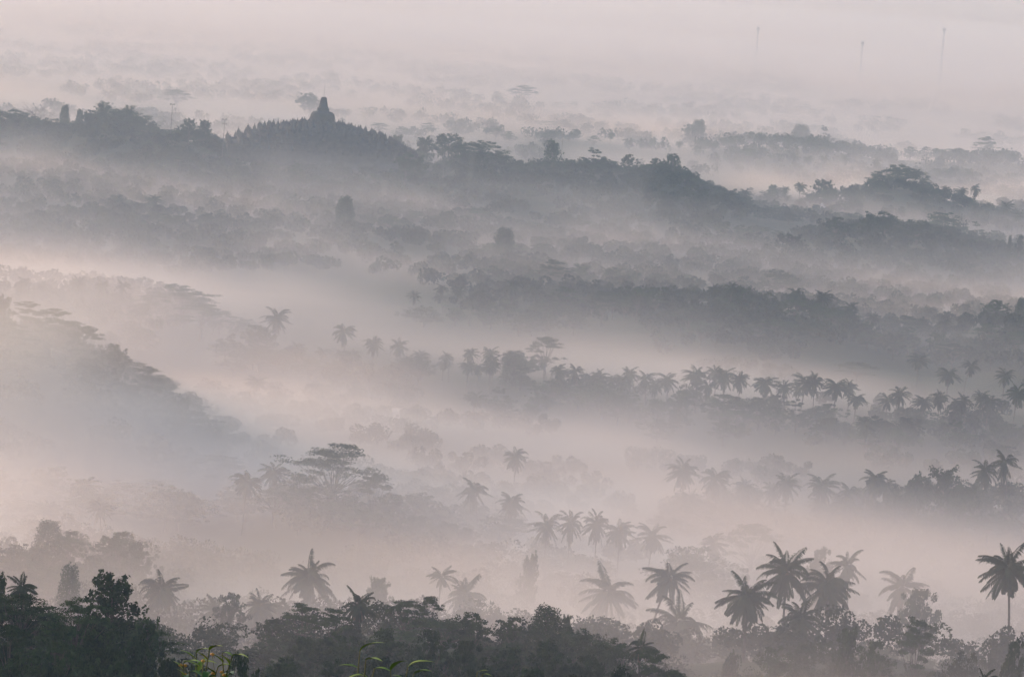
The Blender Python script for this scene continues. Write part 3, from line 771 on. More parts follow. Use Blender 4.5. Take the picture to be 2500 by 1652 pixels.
# wooded front slope
palm_near(842, 1360, 490, 'palm with upright fan of fronds among the front slope trees', 88, 18, 20)
tree(LAYER, 705, 1392, 485, 'dark tiered tree at the outer end of the front slope', 120, 0)
tree(LAYER, 775, 1400, 475, 'tiered tree right under the fan-headed palm', 120, 2)
tree(LAYER, 940, 1378, 485, 'flat-padded tree just past the fan-headed palm', 110, 3)
tree(LAYER, 1000, 1368, 488, 'highest flat-padded tree of the front slope, with small leaf plates', 70, 3)
tree(ROUND, 1098, 1416, 480, 'dark drooping tree in the middle of the front slope', 110, 0)
tree(COLUMN, 1270, 1393, 480, 'peaked mound of a creeper-covered tree on the front slope', 84, 1)
tree(ROUND, 1190, 1424, 482, 'small dark creeper-covered tree before the peaked mound', 72, 0)
tree(OPEN, 1318, 1408, 490, 'thin twiggy sapling behind the peaked mound', 40, 2)
tree(ROUND, 1340, 1445, 475, 'sloping leafy tree past the peaked mound', 100, 4)
tree(ROUND, 1420, 1470, 470, 'broad olive tree low on the front slope', 110, 4)
palm_near(1490, 1462, 470, 'tufted palm top at the tail of the front slope', 80, 19, 18)
tree(LAYER, 1520, 1498, 462, 'layered tree reaching over the mist at the tail of the front slope', 120, 0)
tree(LAYER, 1570, 1535, 455, 'lowest layered tree at the tail of the front slope', 80, 3)
tree(ROUND, 630, 1430, 485, 'hazy tree starting the front slope', 80, 0)
for k, (vx, vy, wd) in enumerate([(700, 1468, 110), (800, 1462, 120), (900, 1450, 110), (1000, 1455, 110), (1080, 1480, 100), (1180, 1490, 120), (1280, 1480, 120), (1370, 1510, 110), (660, 1510, 110), (770, 1520, 120), (880, 1515, 110), (980, 1520, 110), (1120, 1535, 110), (1230, 1545, 120), (1340, 1560, 120), (1450, 1540, 110)]):
    tree(ROUND, vx, vy, 455 if k < 8 else 425, 'olive tree in the crowded lower canopy of the front slope', wd, None, 'trees crowding the front slope')
# dark slope
tree(OPEN, 268, 1300, 410, 'dark lacy tree with gaps of mist between its leaves on the dark slope', 165, 0)
tree(OPEN, 345, 1405, 395, 'smaller dark lacy tree next to the big lacy one', 85, 1)
palm_near(85, 1322, 430, 'small dark palm poking over the layered canopy of the dark slope', 84, 20, 20)
tree(OPEN, 2, 1292, 420, 'dark round-leaved tree cut by the picture edge on the dark slope', 60, 0)
tree(LAYER, 50, 1368, 400, 'wide dark layered tree covering the dark slope under the small palm', 200, 0)
tree(LAYER, 185, 1380, 395, 'dark layered tree spreading to the foot of the lacy tree', 170, 0)
for k, (vx, vy, wd, kd) in enumerate([(30, 1430, 150, LAYER), (150, 1440, 150, LAYER), (270, 1450, 120, ROUND), (330, 1470, 90, ROUND), (60, 1490, 130, ROUND), (180, 1495, 130, ROUND), (290, 1510, 120, ROUND), (390, 1520, 100, ROUND), (120, 1540, 130, ROUND), (20, 1545, 120, ROUND), (240, 1550, 120, ROUND), (460, 1520, 90, ROUND), (560, 1510, 100, ROUND)]):
    tree(kd, vx, vy, 378 if vy < 1485 else 360, ('dark layered tree' if kd == LAYER else 'dark full tree') + ' in the shaded lower canopy of the dark slope', wd, None, 'trees of the dark slope canopy')

# crest and slope trees that nothing tells apart
def fill(ridge, n, kinds, where, spread=(-30, 25), hs=(.58, .9), v0=None, v1=None):
    d, pts, th, wf, wb = RIDGES[ridge]
    a, b = (v0 if v0 is not None else max(pts[0][0], -40)), (v1 if v1 is not None else min(pts[-1][0], 2420))
    xa, xb = P(a, 400, d)[0], P(b, 400, d)[0]
    for k in range(n):
        x = xa + (xb - xa) * (k + RNG.random()) / n; y = d + RNG.uniform(*spread)
        kind = RNG.choice(kinds)
        word = {PALM: 'coconut palm', ROUND: 'rounded tree', LAYER: 'flat-layered tree', COLUMN: 'upright leafy tree', OPEN: 'loose-crowned tree', BAMBOO: 'bamboo clump', BUSH: 'bush'}[kind]
        h = th * RNG.uniform(*hs)
        plant(kind, x, y, word + ' in the crowd ' + where, 'trees ' + where, h, None, d < 1450, None, min(1.9, max(.8, 15 / h)))
fill('hill', 36, [ROUND, ROUND, OPEN, ROUND, BUSH], 'along the crest of the temple hill', v0=-20, v1=540)
fill('hill', 46, [ROUND, ROUND, OPEN, ROUND], 'along the long hill past the temple', (-40, 30), v0=980, v1=2000)
fill('hill', 22, [ROUND, OPEN, LAYER], 'on the slope below the temple', (-170, -70), (.5, .8), 350, 1300)
fill('far', 34, [ROUND, LAYER, ROUND, OPEN], 'of the palest far woods behind the temple', (-60, 60), (.7, 1.05))
fill('plain', 34, [ROUND, OPEN, LAYER, PALM], 'of the pale far tree belt', (-50, 60), (.7, 1.05))
fill('strip', 16, [PALM, OPEN, PALM], 'of the dark far strip', (-25, 20), (.65, .95))
fill('grove', 26, [ROUND, PALM, ROUND], 'of the grove on the plain')
fill('foot', 16, [ROUND, PALM, ROUND], 'below the temple hilltop')
fill('shelf', 22, [ROUND, PALM, LAYER, ROUND], 'in the mist under the long hill')
fill('east', 22, [ROUND, ROUND, LAYER], 'on the slope past the see-through tree')
fill('bamboo', 10, [ROUND, BAMBOO], 'of the bamboo ridge')
fill('saddle', 52, [ROUND, OPEN, LAYER, PALM, ROUND], 'of the wooded saddle', (-90, 30), (.7, 1.02))
fill('bench', 12, [ROUND, LAYER, PALM], 'of the faint palm bench')
fill('spur', 18, [ROUND, LAYER, OPEN], 'on the dark spur')
fill('hollow', 22, [ROUND, PALM, ROUND], 'in the hollow')
fill('palms', 32, [ROUND, OPEN, LAYER, ROUND], 'under the long palm row', (-90, 0), (.5, .85))
fill('palms', 14, [PALM], 'standing in the long palm row', (-15, 25), (.85, 1.1))
fill('ledge', 8, [PALM], 'standing in the lower palm row', (-15, 20), (.8, 1.05))
fill('crown', 18, [ROUND, ROUND, LAYER], 'of the umbrella tree ridge', (-30, 20), (.6, .85))
fill('dawn', 9, [ROUND, ROUND, PALM], 'of the warm dawn wood')
fill('ledge', 18, [ROUND, ROUND, PALM], 'of the ledge under the lower palm row', (-35, 15), (.55, .8))
fill('veil', 8, [ROUND, PALM], 'of the veiled row', (-25, 20), (.5, .75))
fill('knoll', 8, [ROUND], 'of the warm knoll', (-20, 10), (.6, .9))
fill('dip', 12, [ROUND, BUSH], 'of the brownish thicket', (-20, 15), (.4, .7))
fill('lip', 9, [LAYER, LAYER, ROUND], 'along the top of the dark slope', (-14, 8), (.5, .95))
fill('front', 18, [LAYER, ROUND, LAYER, OPEN], 'along the top of the front slope', (-18, 6), (.4, .95))
fill('shore', 32, [ROUND, BUSH, ROUND], 'around the feet of the big palm group', (-40, 0), (.4, .7))
print('TREES', COUNT)

# ------------------------------------------------------------------ the temple
def prism(g, pts, z0, z1, m=0, inset=0.0):
    pts = np.asarray(pts, float); n = len(pts); c = pts.mean(0)
    top = c + (pts - c) * (1 - inset)
    v = np.concatenate([np.c_[pts, np.full(n, z0)], np.c_[top, np.full(n, z1)]])
    g.add(v, [(k, (k + 1) % n, n + (k + 1) % n, n + k) for k in range(n)], m)
    b = len(v)
    cc = np.r_[c, z1]
    vv = np.concatenate([v[n:], [cc]]); 
    g.add(vv, [(k, (k + 1) % n, n, n) if False else (k, (k + 1) % n, n, (k)) for k in range(0)], m) if False else None
    # cap with quads fanned about the centre
    mids = (top + np.roll(top, -1, 0)) / 2
    allv = np.concatenate([np.c_[top, np.full(n, z1)], np.c_[mids, np.full(n, z1)], [cc]])
    g.add(allv, [(k, n + k, 2 * n, n + (k - 1) % n) for k in range(n)], m)

def redent(a):
    n1, n2 = a * .80, a * .62
    k = a * .10
    q = [(a, -n2), (a, n2), (a - k, n2), (a - k, n1), (n1, n1), (n1, a - k), (n2, a - k), (n2, a)]
    out = []
    for r in range(4):
        c, s = round(math.cos(r * math.pi / 2)), round(math.sin(r * math.pi / 2))
        out += [(x * c - y * s, x * s + y * c) for x, y in q[1:]]
    return out

tx, ty, tz = P(751, 225, 2450); tg = tz - 36.4
temple = link('stone_temple', None); temple.location = (tx, ty, tg); temple.rotation_euler = (0, 0, R(7))
tag(temple, 'dark stepped stone temple with one great bell-shaped stupa on its summit', 'temple')
levels = [(60, -6, 3.2, 5.4), (53, 2.5, 6.6, 8.8), (47, 6, 9.6, 11.8), (40, 9, 12.2, 14.4), (34, 11.6, 14.2, 16.0)]
for a, z0, z1, zb in levels:
    g = Geo(); prism(g, redent(a), z0, z1, 0, .012); prism(g, redent(a * 1.012), z1 - .55, z1 - .2, 0)
    link('terrace', g.mesh('terrace', [M['stone']]), temple)
    b = Geo(); o = np.array(redent(a * .985)); nxt = np.roll(o, -1, 0)
    rr = np.random.RandomState(int(a))
    for p, q in zip(o, nxt):
        L = np.linalg.norm(q - p); u = (q - p) / L; nrm = np.array([u[1], -u[0]]) * .6
        prism(b, [p - nrm, q - nrm, q + nrm, p + nrm], z1 - .1, z1 + (zb - z1) * .62)
        k = max(1, int(L / 3.6))
        for s in range(k + 1):
            c = p + u * L * s / k; big = (s % 3 == 1)
            h = (zb - z1) * (1.15 if big else .95) * rr.uniform(.85, 1.15); wdt = 1.0 if big else .62
            if big:   # a niche shrine with its own little stupa
                boxg(b, (c[0] - 1.0, c[1] - 1.0, z1), (c[0] + 1.0, c[1] + 1.0, z1 + h * .95)); boxg(b, (c[0] - .75, c[1] - .75, z1 + h * .96), (c[0] + .75, c[1] + .75, z1 + h * 1.18))
                zt = z1 + h * 1.19
            else: zt = z1 + (zb - z1) * .63
            lathe(b, [(.62 * wdt, 0), (.6 * wdt, .35), (.42 * wdt, .75), (.16, .95), (.14, 1.5), (.05, 2.2), (.005, 2.25)], 7, (c[0], c[1], zt))
    tag(link('balustrade', b.mesh('balustrade', [M['stone']]), temple), None)
for r, z0, z1 in [(27.5, 13.6, 15.6), (21.5, 15.0, 17.0), (15.5, 16.4, 18.3)]:
    g = Geo(); lathe(g, [(r, z0), (r, z1), (r - .1, z1 + .02), (.02, z1 + .03)], 48); link('round_terrace', g.mesh('round_terrace', [M['stone']]), temple)
sg = Geo(); lathe(sg, [(1.9, 0), (1.9, .4), (1.7, .45), (1.75, .8), (1.72, 1.4), (1.45, 2.1), (.9, 2.55), (.5, 2.65), (.5, 3.05), (.3, 3.1), (.12, 4.2), (.01, 4.3)], 14)
sm_ = sg.mesh('small_stupa', [M['stone']], False)
for r, z, n in [(25.3, 15.6, 32), (19.3, 17.0, 24), (13.4, 18.3, 16)]:
    for k in range(n):
        o = link('small_stupa', sm_, temple); a = (k + .5) * 2 * math.pi / n; o.location = (r * math.cos(a), r * math.sin(a), z)
ms = link('main_stupa', None, temple); ms.location = (0, 0, 18.3)
g = Geo(); lathe(g, [(9.4, 0), (9.4, .5), (8.9, .55), (8.9, 1.1), (8.3, 1.2), (8.2, 1.7)], 40); link('base', g.mesh('stupa_base', [M['stone']]), ms)
g = Geo(); lathe(g, [(7.55, 1.65), (7.75, 2.4), (7.95, 3.6), (8.0, 5.0), (7.85, 6.3), (7.3, 7.5), (6.3, 8.35), (5.0, 8.8), (3.6, 8.95), (.02, 9.0)], 40); link('bell', g.mesh('stupa_bell', [M['stone']], True), ms)
g = Geo(); prism(g, [(3.6, -3.6), (3.6, 3.6), (-3.6, 3.6), (-3.6, -3.6)], 8.9, 10.9); prism(g, [(3.75, -3.75), (3.75, 3.75), (-3.75, 3.75), (-3.75, -3.75)], 10.3, 10.7); link('harmika', g.mesh('harmika', [M['stone']]), ms)
g = Geo(); lathe(g, [(3.3, 10.9), (3.1, 11.6), (3.0, 11.7), (1.9, 17.2), (1.95, 17.5), (1.8, 17.7), (1.3, 17.75), (1.2, 18.1), (.02, 18.12)], 8); link('spire', g.mesh('stupa_spire', [M['stone']]), ms)
g = Geo(); tube(g, [(0, 0, 18.0), (0, 0, 22), (0, 0, 26.5)], .10, .06, 6); link('lightning_rod', g.mesh('lightning_rod', [M['steel']]), ms)

# ------------------------------------------------------------------ masts, towers and houses
def flood_mast(vx, vy, d, label, lamps, H=18.0):
    p = P(vx, vy, d); zg = gz(p[0], p[1]); H = p[2] - zg
    o = link('floodlight_mast', None); o.location = (p[0], p[1], zg)
    g = Geo(); tube(g, [(0, 0, 0), (0, 0, H * .5), (0, 0, H)], .26, .14, 8); link('pole', g.mesh('mast_pole', [M['steel']], True), o)
    g = Geo()
    for z in lamps: boxg(g, (-1.3, -.08, H - z - .08), (1.3, .08, H - z + .08))
    link('cross_arm', g.mesh('cross_arm', [M['steel']]), o)
    for z in lamps:
        for sx in (-1.1, 1.1):
            h = Geo(); boxg(h, (-.45, -.25, -.42), (.45, .25, .42)); boxg(h, (-.38, -.27, -.34), (.38, -.255, .34), 1)
            l = link('lamp_head', h.mesh('lamp_head', [M['steel'], M['lampglass']]), o); l.location = (sx, -.28, H - z); l.rotation_euler = (R(18), 0, 0)
    return tag(o, label, 'light mast', 'floodlight masts on the temple hill')
flood_mast(400, 241, 2420, 'tall floodlight mast with a single lamp bar above the hilltop trees', (0.3,))
flood_mast(521, 276, 2420, 'floodlight mast with two tiers of lamps beside the temple', (0.3, 3.0))
flood_mast(1032, 334, 2380, 'floodlight mast half hidden in front of the tall airy tree', (0.4,))
p = P(1306, 298, 2480); zg = gz(p[0], p[1]); o = link('thin_mast', None); o.location = (p[0], p[1], zg); H = p[2] - zg
g = Geo(); tube(g, [(0, 0, 0), (0, 0, H * .5), (0, 0, H)], .16, .1, 6); link('pole', g.mesh('thin_pole', [M['steel']]), o)
g = Geo(); lathe(g, [(.02, H - 1.4), (.45, H - 1.2), (.45, H - .2), (.02, H)], 8); link('beacon', g.mesh('mast_beacon', [M['steel']]), o)
tag(o, 'thin pole with a small knob on top rising beside the lone clumpy tree', 'mast')

def telecom(vx, vy, d, label, H):
    p = P(vx, vy, d); zg = gz(p[0], p[1]); H = p[2] - zg
    o = link('telecom_tower', None); o.location = (p[0], p[1], zg)
    g = Geo(); b, t = 1.5, .6
    for sx, sy in ((1, 1), (1, -1), (-1, 1), (-1, -1)): tube(g, [(sx * b, sy * b, 0), (sx * t, sy * t, H * .55), (sx * t, sy * t, H - 2)], .13, .1, 4)
    nb = int(H / 3.2)
    for k in range(nb):
        z0, z1 = H * k / nb * .96, H * (k + 1) / nb * .96
        ra, rb = (b + (t - b) * min(1, z / (H * .55)) for z in (z0, z1))
        for s in range(4):
            ca, cb = [(1, 1), (1, -1), (-1, -1), (-1, 1)][s], [(1, 1), (1, -1), (-1, -1), (-1, 1)][(s + 1) % 4]
            tube(g, [(ca[0] * ra, ca[1] * ra, z0), (cb[0] * rb, cb[1] * rb, z1)], .06, .06, 3)
            tube(g, [(ca[0] * rb, ca[1] * rb, z1), (cb[0] * rb, cb[1] * rb, z1)], .05, .05, 3)
    link('lattice', g.mesh('lattice', [M['palesteel']]), o)
    g = Geo(); boxg(g, (-1.9, -1.9, H - 6.6), (1.9, 1.9, H - 6.3)); link('platform', g.mesh('platform', [M['palesteel']]), o)
    for k in range(6):
        a = k * math.pi / 3; g = Geo(); boxg(g, (-.3, -.16, -1.3), (.3, .16, 1.3)); l = link('antenna_panel', g.mesh('antenna_panel', [M['palesteel']]), o)
        l.location = (1.75 * math.cos(a), 1.75 * math.sin(a), H - 3.9); l.rotation_euler = (0, 0, a + math.pi / 2)
    g = Geo(); tube(g, [(0, 0, H - 6), (0, 0, H)], .12, .06, 5); link('lightning_rod', g.mesh('tower_rod', [M['palesteel']]), o)
    return tag(o, label, 'tower', 'telecom towers in the haze')
telecom(1758, 59, 4430, 'faint telecom tower in the haze farthest from the picture edge', 50)
telecom(2000, 92, 4350, 'faintest and lowest of the telecom towers, between the two others', 50)
telecom(2189, 61, 4420, 'clearest telecom tower, near the picture corner', 55)

def house(vx, vy, d, label, L, W, wall, roof, rise, rot=0.3, ridge_h=None):
    best = None
    for q in np.arange(d - 220, d + 220, 2.0):
        p = P(vx, vy, q); h = p[2] - gz(p[0], p[1])
        if best is None or abs(h - W * .25 - rise - 2.6) < best[0]: best = (abs(h - W * .25 - rise - 2.6), p, h)
    p = best[1]; top = rise + 2.6; print('HOUSE', label[:30], round(p[1]), round(best[2], 1))
    o = link('house', None); o.location = (p[0], p[1], p[2] - top); o.rotation_euler = (0, 0, rot)
    we = max(2.4, top - rise); g = Geo(); boxg(g, (-L / 2, -W / 2, -.5), (L / 2, W / 2, we))
    g.add([(-L / 2, -W / 2, we), (-L / 2, 0, we + rise * .96), (-L / 2, W / 2, we), (-L / 2, 0, we)], [(0, 1, 2, 3)]); g.add([(L / 2, -W / 2, we), (L / 2, 0, we), (L / 2, W / 2, we), (L / 2, 0, we + rise * .96)], [(0, 1, 2, 3)])
    link('wall', g.mesh('house_wall', [wall]), o)
    g = Geo(); e = .7
    for s in (-1, 1):
        a = np.array([(-L / 2 - e, 0, we + rise), (L / 2 + e, 0, we + rise), (L / 2 + e, s * (W / 2 + e), we - e * rise / W * 2), (-L / 2 - e, s * (W / 2 + e), we - e * rise / W * 2)])
        v = np.concatenate([a, a - (0, 0, .16)]); g.add(v, [(0, 1, 2, 3), (7, 6, 5, 4), (0, 4, 5, 1), (1, 5, 6, 2), (2, 6, 7, 3), (3, 7, 4, 0)])
    link('roof', g.mesh('house_roof', [roof]), o)
    for sx in (-.28, .28):
        g = Geo(); boxg(g, (sx * L - .55, -W / 2 - .05, 1.0), (sx * L + .55, -W / 2 - .003, 2.1)); link('window', g.mesh('house_window', [M['dark']]), o)
    g = Geo(); boxg(g, (-.5, -W / 2 - .05, 0), (.5, -W / 2 - .003, 2.1)); link('door', g.mesh('house_door', [M['dark']]), o)
    return tag(o, label, 'house')
house(1905, 470, 2400, 'small pale gabled house peeping from trees at the tail of the long hill', 7, 6, M['plaster'], M['zinc'], 3.4, 1.5)
house(932, 946, 1240, 'long low pale roof lost in the mist of the hollow', 5.2, 4.0, M['plaster'], M['zinc'], 1.2, .1)
house(483, 946, 1240, 'tiny pale hut roof in grey mist under the dark spur', 2.6, 2.4, M['plaster'], M['zinc'], .8, .2)
house(696, 376, 2230, 'tiny white kiosk on the pale slope below the temple', 2.6, 2.2, M['plaster'], M['zinc'], .7, .3)

# ------------------------------------------------------------------ sprigs of shrubs on the viewpoint's own slope
def leaf_blade(g, p, d, up, L, W, curl, m):
    d = unit(np.asarray(d, float)[None])[0]; s = unit(np.cross(d, up)[None])[0]; n = np.cross(s, d)
    t = np.linspace(0, 1, 8); wv = W * np.sin(math.pi * np.clip(t * .96 + .03, 0, 1)) ** .85 * (1.12 - .45 * t)
    mid = p + d * (L * t)[:, None] - n * (curl * L * t ** 2)[:, None]
    lft = mid + s * wv[:, None] + n * (wv * .35)[:, None]; rgt = mid - s * wv[:, None] + n * (wv * .35)[:, None]
    v = np.concatenate([lft, mid, rgt]); k = len(t)
    q = [(i, i + 1, k + i + 1, k + i) for i in range(k - 1)] + [(k + i, k + i + 1, 2 * k + i + 1, 2 * k + i) for i in range(k - 1)]
    g.add(v, q, m)

def sapling(name, label, cat, tips, d, seed, bloom=0, leafL=.095, per=9):
    rng = np.random.RandomState(seed)
    pts = [P(vx, vy, d + rng.uniform(-.25, .25)) for vx, vy in tips]
    c = np.mean(pts, 0); zg = gz(c[0], c[1]); root = np.array([c[0], c[1] + .1, zg])
    o = link(name, None); o.location = root
    st, lf, bl = Geo(), Geo(), Geo()
    fork = np.array([0, 0, c[2] - zg - .75]); tube(st, bend((0, 0, -.1), fork, rng, .03, 8), .035, .018, 7)
    for p in pts:
        e = p - root; path = bend(fork - (0, 0, rng.rand() * .5), e, rng, .08, 9); tube(st, path, .012, .003, 5)
        ax = unit((path[-1] - path[-3])[None])[0]
        for k in range(per):
            f = 1 - .62 * (k / per); q = np.array([np.interp(f, np.linspace(0, 1, 9), path[:, j]) for j in range(3)])
            az = k * 2.4 + rng.rand() * .5; out = np.array([math.cos(az), math.sin(az), 0])
            leaf_blade(lf, q, out * (.55 + .4 * rng.rand()) + ax * rng.uniform(.1, 1.2) + np.array([0, -.45, 0]) - np.array([0, 0, .2 * k / per]), np.array([.05, .02, 1.0]), leafL * rng.uniform(.6, 1.15), leafL * rng.uniform(.17, .23), rng.uniform(.15, .7), 1 if k < 2 or rng.rand() < .12 else 0)
        for k in range(bloom):
            f = 1 - .5 * rng.rand(); q = np.array([np.interp(f, np.linspace(0, 1, 9), path[:, j]) for j in range(3)]) + rng.randn(3) * .022
            tube(st, [path[5], q], .0025, .0015, 3); lathe(bl, [(.001, -.006), (.009, -.002), (.010, .004), (.001, .010)], 6, q)
    link('stem', st.mesh('sapling_stem', [M['stem']], True), o); link('foliage', lf.mesh('sapling_foliage', [M['sprig'], M['tip']], True), o)
    if bloom: link('blossom', bl.mesh('sapling_blossom', [M['bloom']], True), o)
    return tag(o, label, cat)
sapling('leafy_sapling', 'bright green leafy shoot with orange blossom sprays at the bottom edge', 'shrub', [(425, 1535), (455, 1512), (485, 1506), (515, 1512), (538, 1520), (470, 1535), (505, 1545), (440, 1555)], 18.0, 1, 7, .098, per=14)
sapling('leafy_sapling', 'green leafy sprig with pointed yellow-tipped leaves and no flowers', 'shrub', [(834, 1508), (848, 1528), (868, 1548), (905, 1552), (945, 1545), (960, 1560)], 17.0, 2, 0, .108, per=9)
sapling('leafy_sapling', 'tiny yellow-green shoot tip barely showing at the bottom edge', 'shrub', [(1106, 1556), (1118, 1562)], 18.5, 3, 0, .06, per=5)

# ------------------------------------------------------------------ ground mist: a 3D density field pooled in the low ground
BX, BY, BZ = (-1080.0, 1080.0), (330.0, 7650.0), (2.0, 222.0)
NX, NY, NZV = 181, 611, 56
gx = np.linspace(*BX, NX); gy = np.linspace(*BY, NY); gzv = np.linspace(*BZ, NZV)
GX, GY = np.meshgrid(gx, gy, indexing='ij')
lowland = base(GY)
amp = np.interp(GY, [330, 400, 445, 480, 560, 700, 900, 1300, 1700, 2200, 2900, 3500, 4500, 7600], [.000, .001, .005, .008, .0105, .0115, .0085, .0065, .006, .0062, .0062, .0060, .0066, .006])
n2 = NZ.fbm(GX / 260 + 3, GY / 170 + 8, 1.7, 4)
calm = sm(2900, 3500, GY)
patch = np.clip(0.25 + 3.0 * (n2 - .36), .12, 2.0) * (1 - .85 * calm) + .9 * calm
hs = np.interp(GY, [400, 700, 1300, 2200, 3000, 3650, 3950, 7600], [11, 20, 17, 17, 16, 24, 46, 60])
hs = hs * (1 + (1 - .8 * calm) * (1.1 * NZ.fbm(GX / 120 + 21, GY / 150 + 4, 5.1, 3) - .55))
# denser banks: note position, distance, radius across, radius along, extra density, depth of the bank
BANKS = [
    (60, 1000, 860, 60, 130, .013, 14), (200, 1040, 850, 42, 90, .007, 12), (200, 840, 1000, 70, 50, .022, 24), (430, 960, 990, 55, 60, .012, 16),
    (620, 760, 1330, 35, 60, .003, 30), (720, 860, 1270, 35, 60, .0035, 34), (830, 960, 1170, 35, 60, .0035, 30), (1470, 1050, 1020, 24, 50, .004, 27), (1550, 1140, 950, 24, 50, .004, 25),
    (1050, 1190, 860, 26, 40, .005, 26), (870, 1255, 800, 24, 40, .005, 22), (350, 850, 1005, 45, 40, .009, 26), (120, 750, 1010, 45, 35, .007, 24), (330, 810, 1015, 40, 35, .008, 26), (1390, 1235, 840, 38, 32, .0075, 24),
    (1100, 1500, 430, 34, 45, .002, 10), (1900, 1500, 480, 32, 50, .012, 10),
    (800, 750, 1480, 60, 80, .008, 10), (1440, 1120, 940, 45, 80, .011, 13),
    (700, 1330, 720, 45, 50, .008, 11), (2260, 690, 1800, 60, 80, .010, 10),
    (2330, 440, 2760, 90, 90, .010, 10), (1900, 405, 2820, 150, 60, .007, 8),
    (250, 625, 1620, 70, 80, .010, 10), (1400, 1330, 760, 50, 60, .010, 12),
    (2200, 1280, 760, 60, 60, .006, 12), (1000, 960, 1180, 60, 70, .012, 12), (650, 1000, 1130, 60, 60, .014, 14),
    (1750, 900, 1420, 90, 50, .012, 11), (900, 500, 2190, 230, 60, .006, 16), (1200, 560, 2050, 90, 50, .006, 13), (300, 490, 2080, 150, 60, .005, 17), (1500, 590, 1930, 160, 70, .003, 12),
]
# clearer air over some of the ridges
CLEAR = [(950, 560, 1950, 250, 110, .72), (250, 540, 1880, 120, 70, .15), (500, 1230, 830, 60, 80, .75), (1300, 1300, 780, 60, 80, .3), (1150, 480, 2180, 260, 170, .1), (1500, 740, 1560, 215, 190, .97), (780, 1050, 860, 40, 110, .95), (2230, 1130, 970, 50, 60, .7), (1700, 910, 1270, 110, 70, .55),
         (1830, 1400, 570, 32, 30, .5), (650, 355, 2330, 430, 150, .80), (1500, 450, 2300, 260, 200, .66), (2100, 520, 2080, 120, 90, .25)]
G0 = ground(GX.ravel(), GY.ravel()).reshape(GX.shape)
follow = np.interp(GY, [400, 700, 1000, 1600, 3000], [.75, .6, .35, .2, .15])
ref = lowland + follow * (G0 - lowland); bref = lowland + .8 * (G0 - lowland)
clear = np.ones_like(GX)
for vx, vy, d, rx, ry, a in CLEAR:
    c = P(vx, vy, d); clear *= 1 - a * np.exp(-((GX - c[0]) / rx) ** 2 - ((GY - c[1]) / ry) ** 2)
WX = 1.6 * NZ.fbm(GX / 190 + 50, GY / 230 + 11, 9.7, 2)
D = np.zeros((NX, NY, NZV), np.float32)
for k, z in enumerate(gzv):
    h = np.maximum(z - ref - 1.0, 0); hbk = np.maximum(z - bref - 1.0, 0)
    n3 = NZ.fbm(GX / 80 + WX, GY / 100 + WX * .6 + z / 30.0, z / 20.0 + 40 + GX / 160, 4)
    D[:, :, k] = 6e-4 * clear * sm(1350, 1700, GY) * (1 - sm(2250, 2450, GY)) * np.exp(-np.maximum(z - ref, 0) / 26) + .76 * amp * clear * patch * np.exp(-(h / hs) ** 1.35) * (np.clip(.22 + 4.0 * (n3 - .36), .06, 2.8) * (1 - .8 * calm) + .8 * calm)
    for vx, vy, d, rx, ry, a, hb in BANKS:
        c = P(vx, vy, d)
        D[:, :, k] += a * clear * np.exp(-((GX - c[0]) / rx) ** 2 - ((GY - c[1]) / ry) ** 2) * np.exp(-(hbk / hb) ** 1.4) * np.clip(.25 + 3.2 * (n3 - .33), .1, 2.4)
D += (9e-5 * sm(700, 1700, GY))[:, :, None]
# mist lying in the troughs behind the tree ridges: density, from, to (metres behind the crest), depth
STRIPS = {'saddle': (.0065, 45, 230, 13), 'palms': (.009, 40, 85, 9), 'hollow': (.008, 40, 90, 10), 'shelf': (.002, 50, 150, 12), 'foot': (.005, 45, 170, 13), 'east': (.0035, 60, 180, 12),
          'bamboo': (.005, 45, 150, 12), 'bench': (.007, 45, 170, 13), 'crown': (.010, 35, 150, 14), 'ledge': (.009, 40, 150, 14), 'veil': (.009, 35, 110, 13), 'knoll': (.009, 30, 120, 12),
          'dip': (.008, 25, 70, 10), 'shore': (.009, 35, 140, 13), 'grove': (.006, 60, 220, 13), 'strip': (.006, 45, 150, 13), 'hill': (.003, 120, 320, 14), 'plain': (.005, 70, 260, 15), 'spur': (.006, 60, 170, 16)}
for nme, (a, o0, o1, hb) in STRIPS.items():
    d = RIDGES[nme][0]; xs = RX[nme][0]
    yy = sm(d + o0, d + o0 + 45, GY) * (1 - sm(d + o1 - 30, d + o1 + 50, GY))
    xx = sm(xs[0] - 60, xs[0] + 25, GX) * (1 - sm(xs[-1] - 25, xs[-1] + 60, GX))
    nb = np.clip(.1 + 4.0 * (NZ.fbm(GX / 75 + GY / 160 + d, GY / 120 - GX / 260, 2.2, 3) - .34), .05, 2.2)
    for k, z in enumerate(gzv):
        D[:, :, k] += .3 * a * yy * xx * nb * np.exp(-(np.maximum(z - ref, 0) / (1.35 * hb)) ** 1.6)
edge = sm(0, 60, GX - BX[0]) * sm(0, 60, BX[1] - GX) * sm(0, 100, GY - BY[0]) * sm(0, 300, BY[1] - GY)
D *= edge[:, :, None]; D[:, :, -1] = 0
me = bpy.data.meshes.new('mist')
flat = np.ascontiguousarray(D.transpose(2, 1, 0)).ravel()          # x fastest
me.vertices.add(len(flat))
vv = np.empty((NZV, NY, NX, 3), np.float32); vv[..., 0] = gx; vv[..., 1] = gy[:, None]; vv[..., 2] = gzv[:, None, None]
me.vertices.foreach_set('co', vv.ravel())
at = me.attributes.new('thickness', 'FLOAT', 'POINT'); at.data.foreach_set('value', flat)
me.update()
mist = link('mist', me); tag(mist, 'low pinkish morning mist pooled between the tree ridges', kind='stuff')

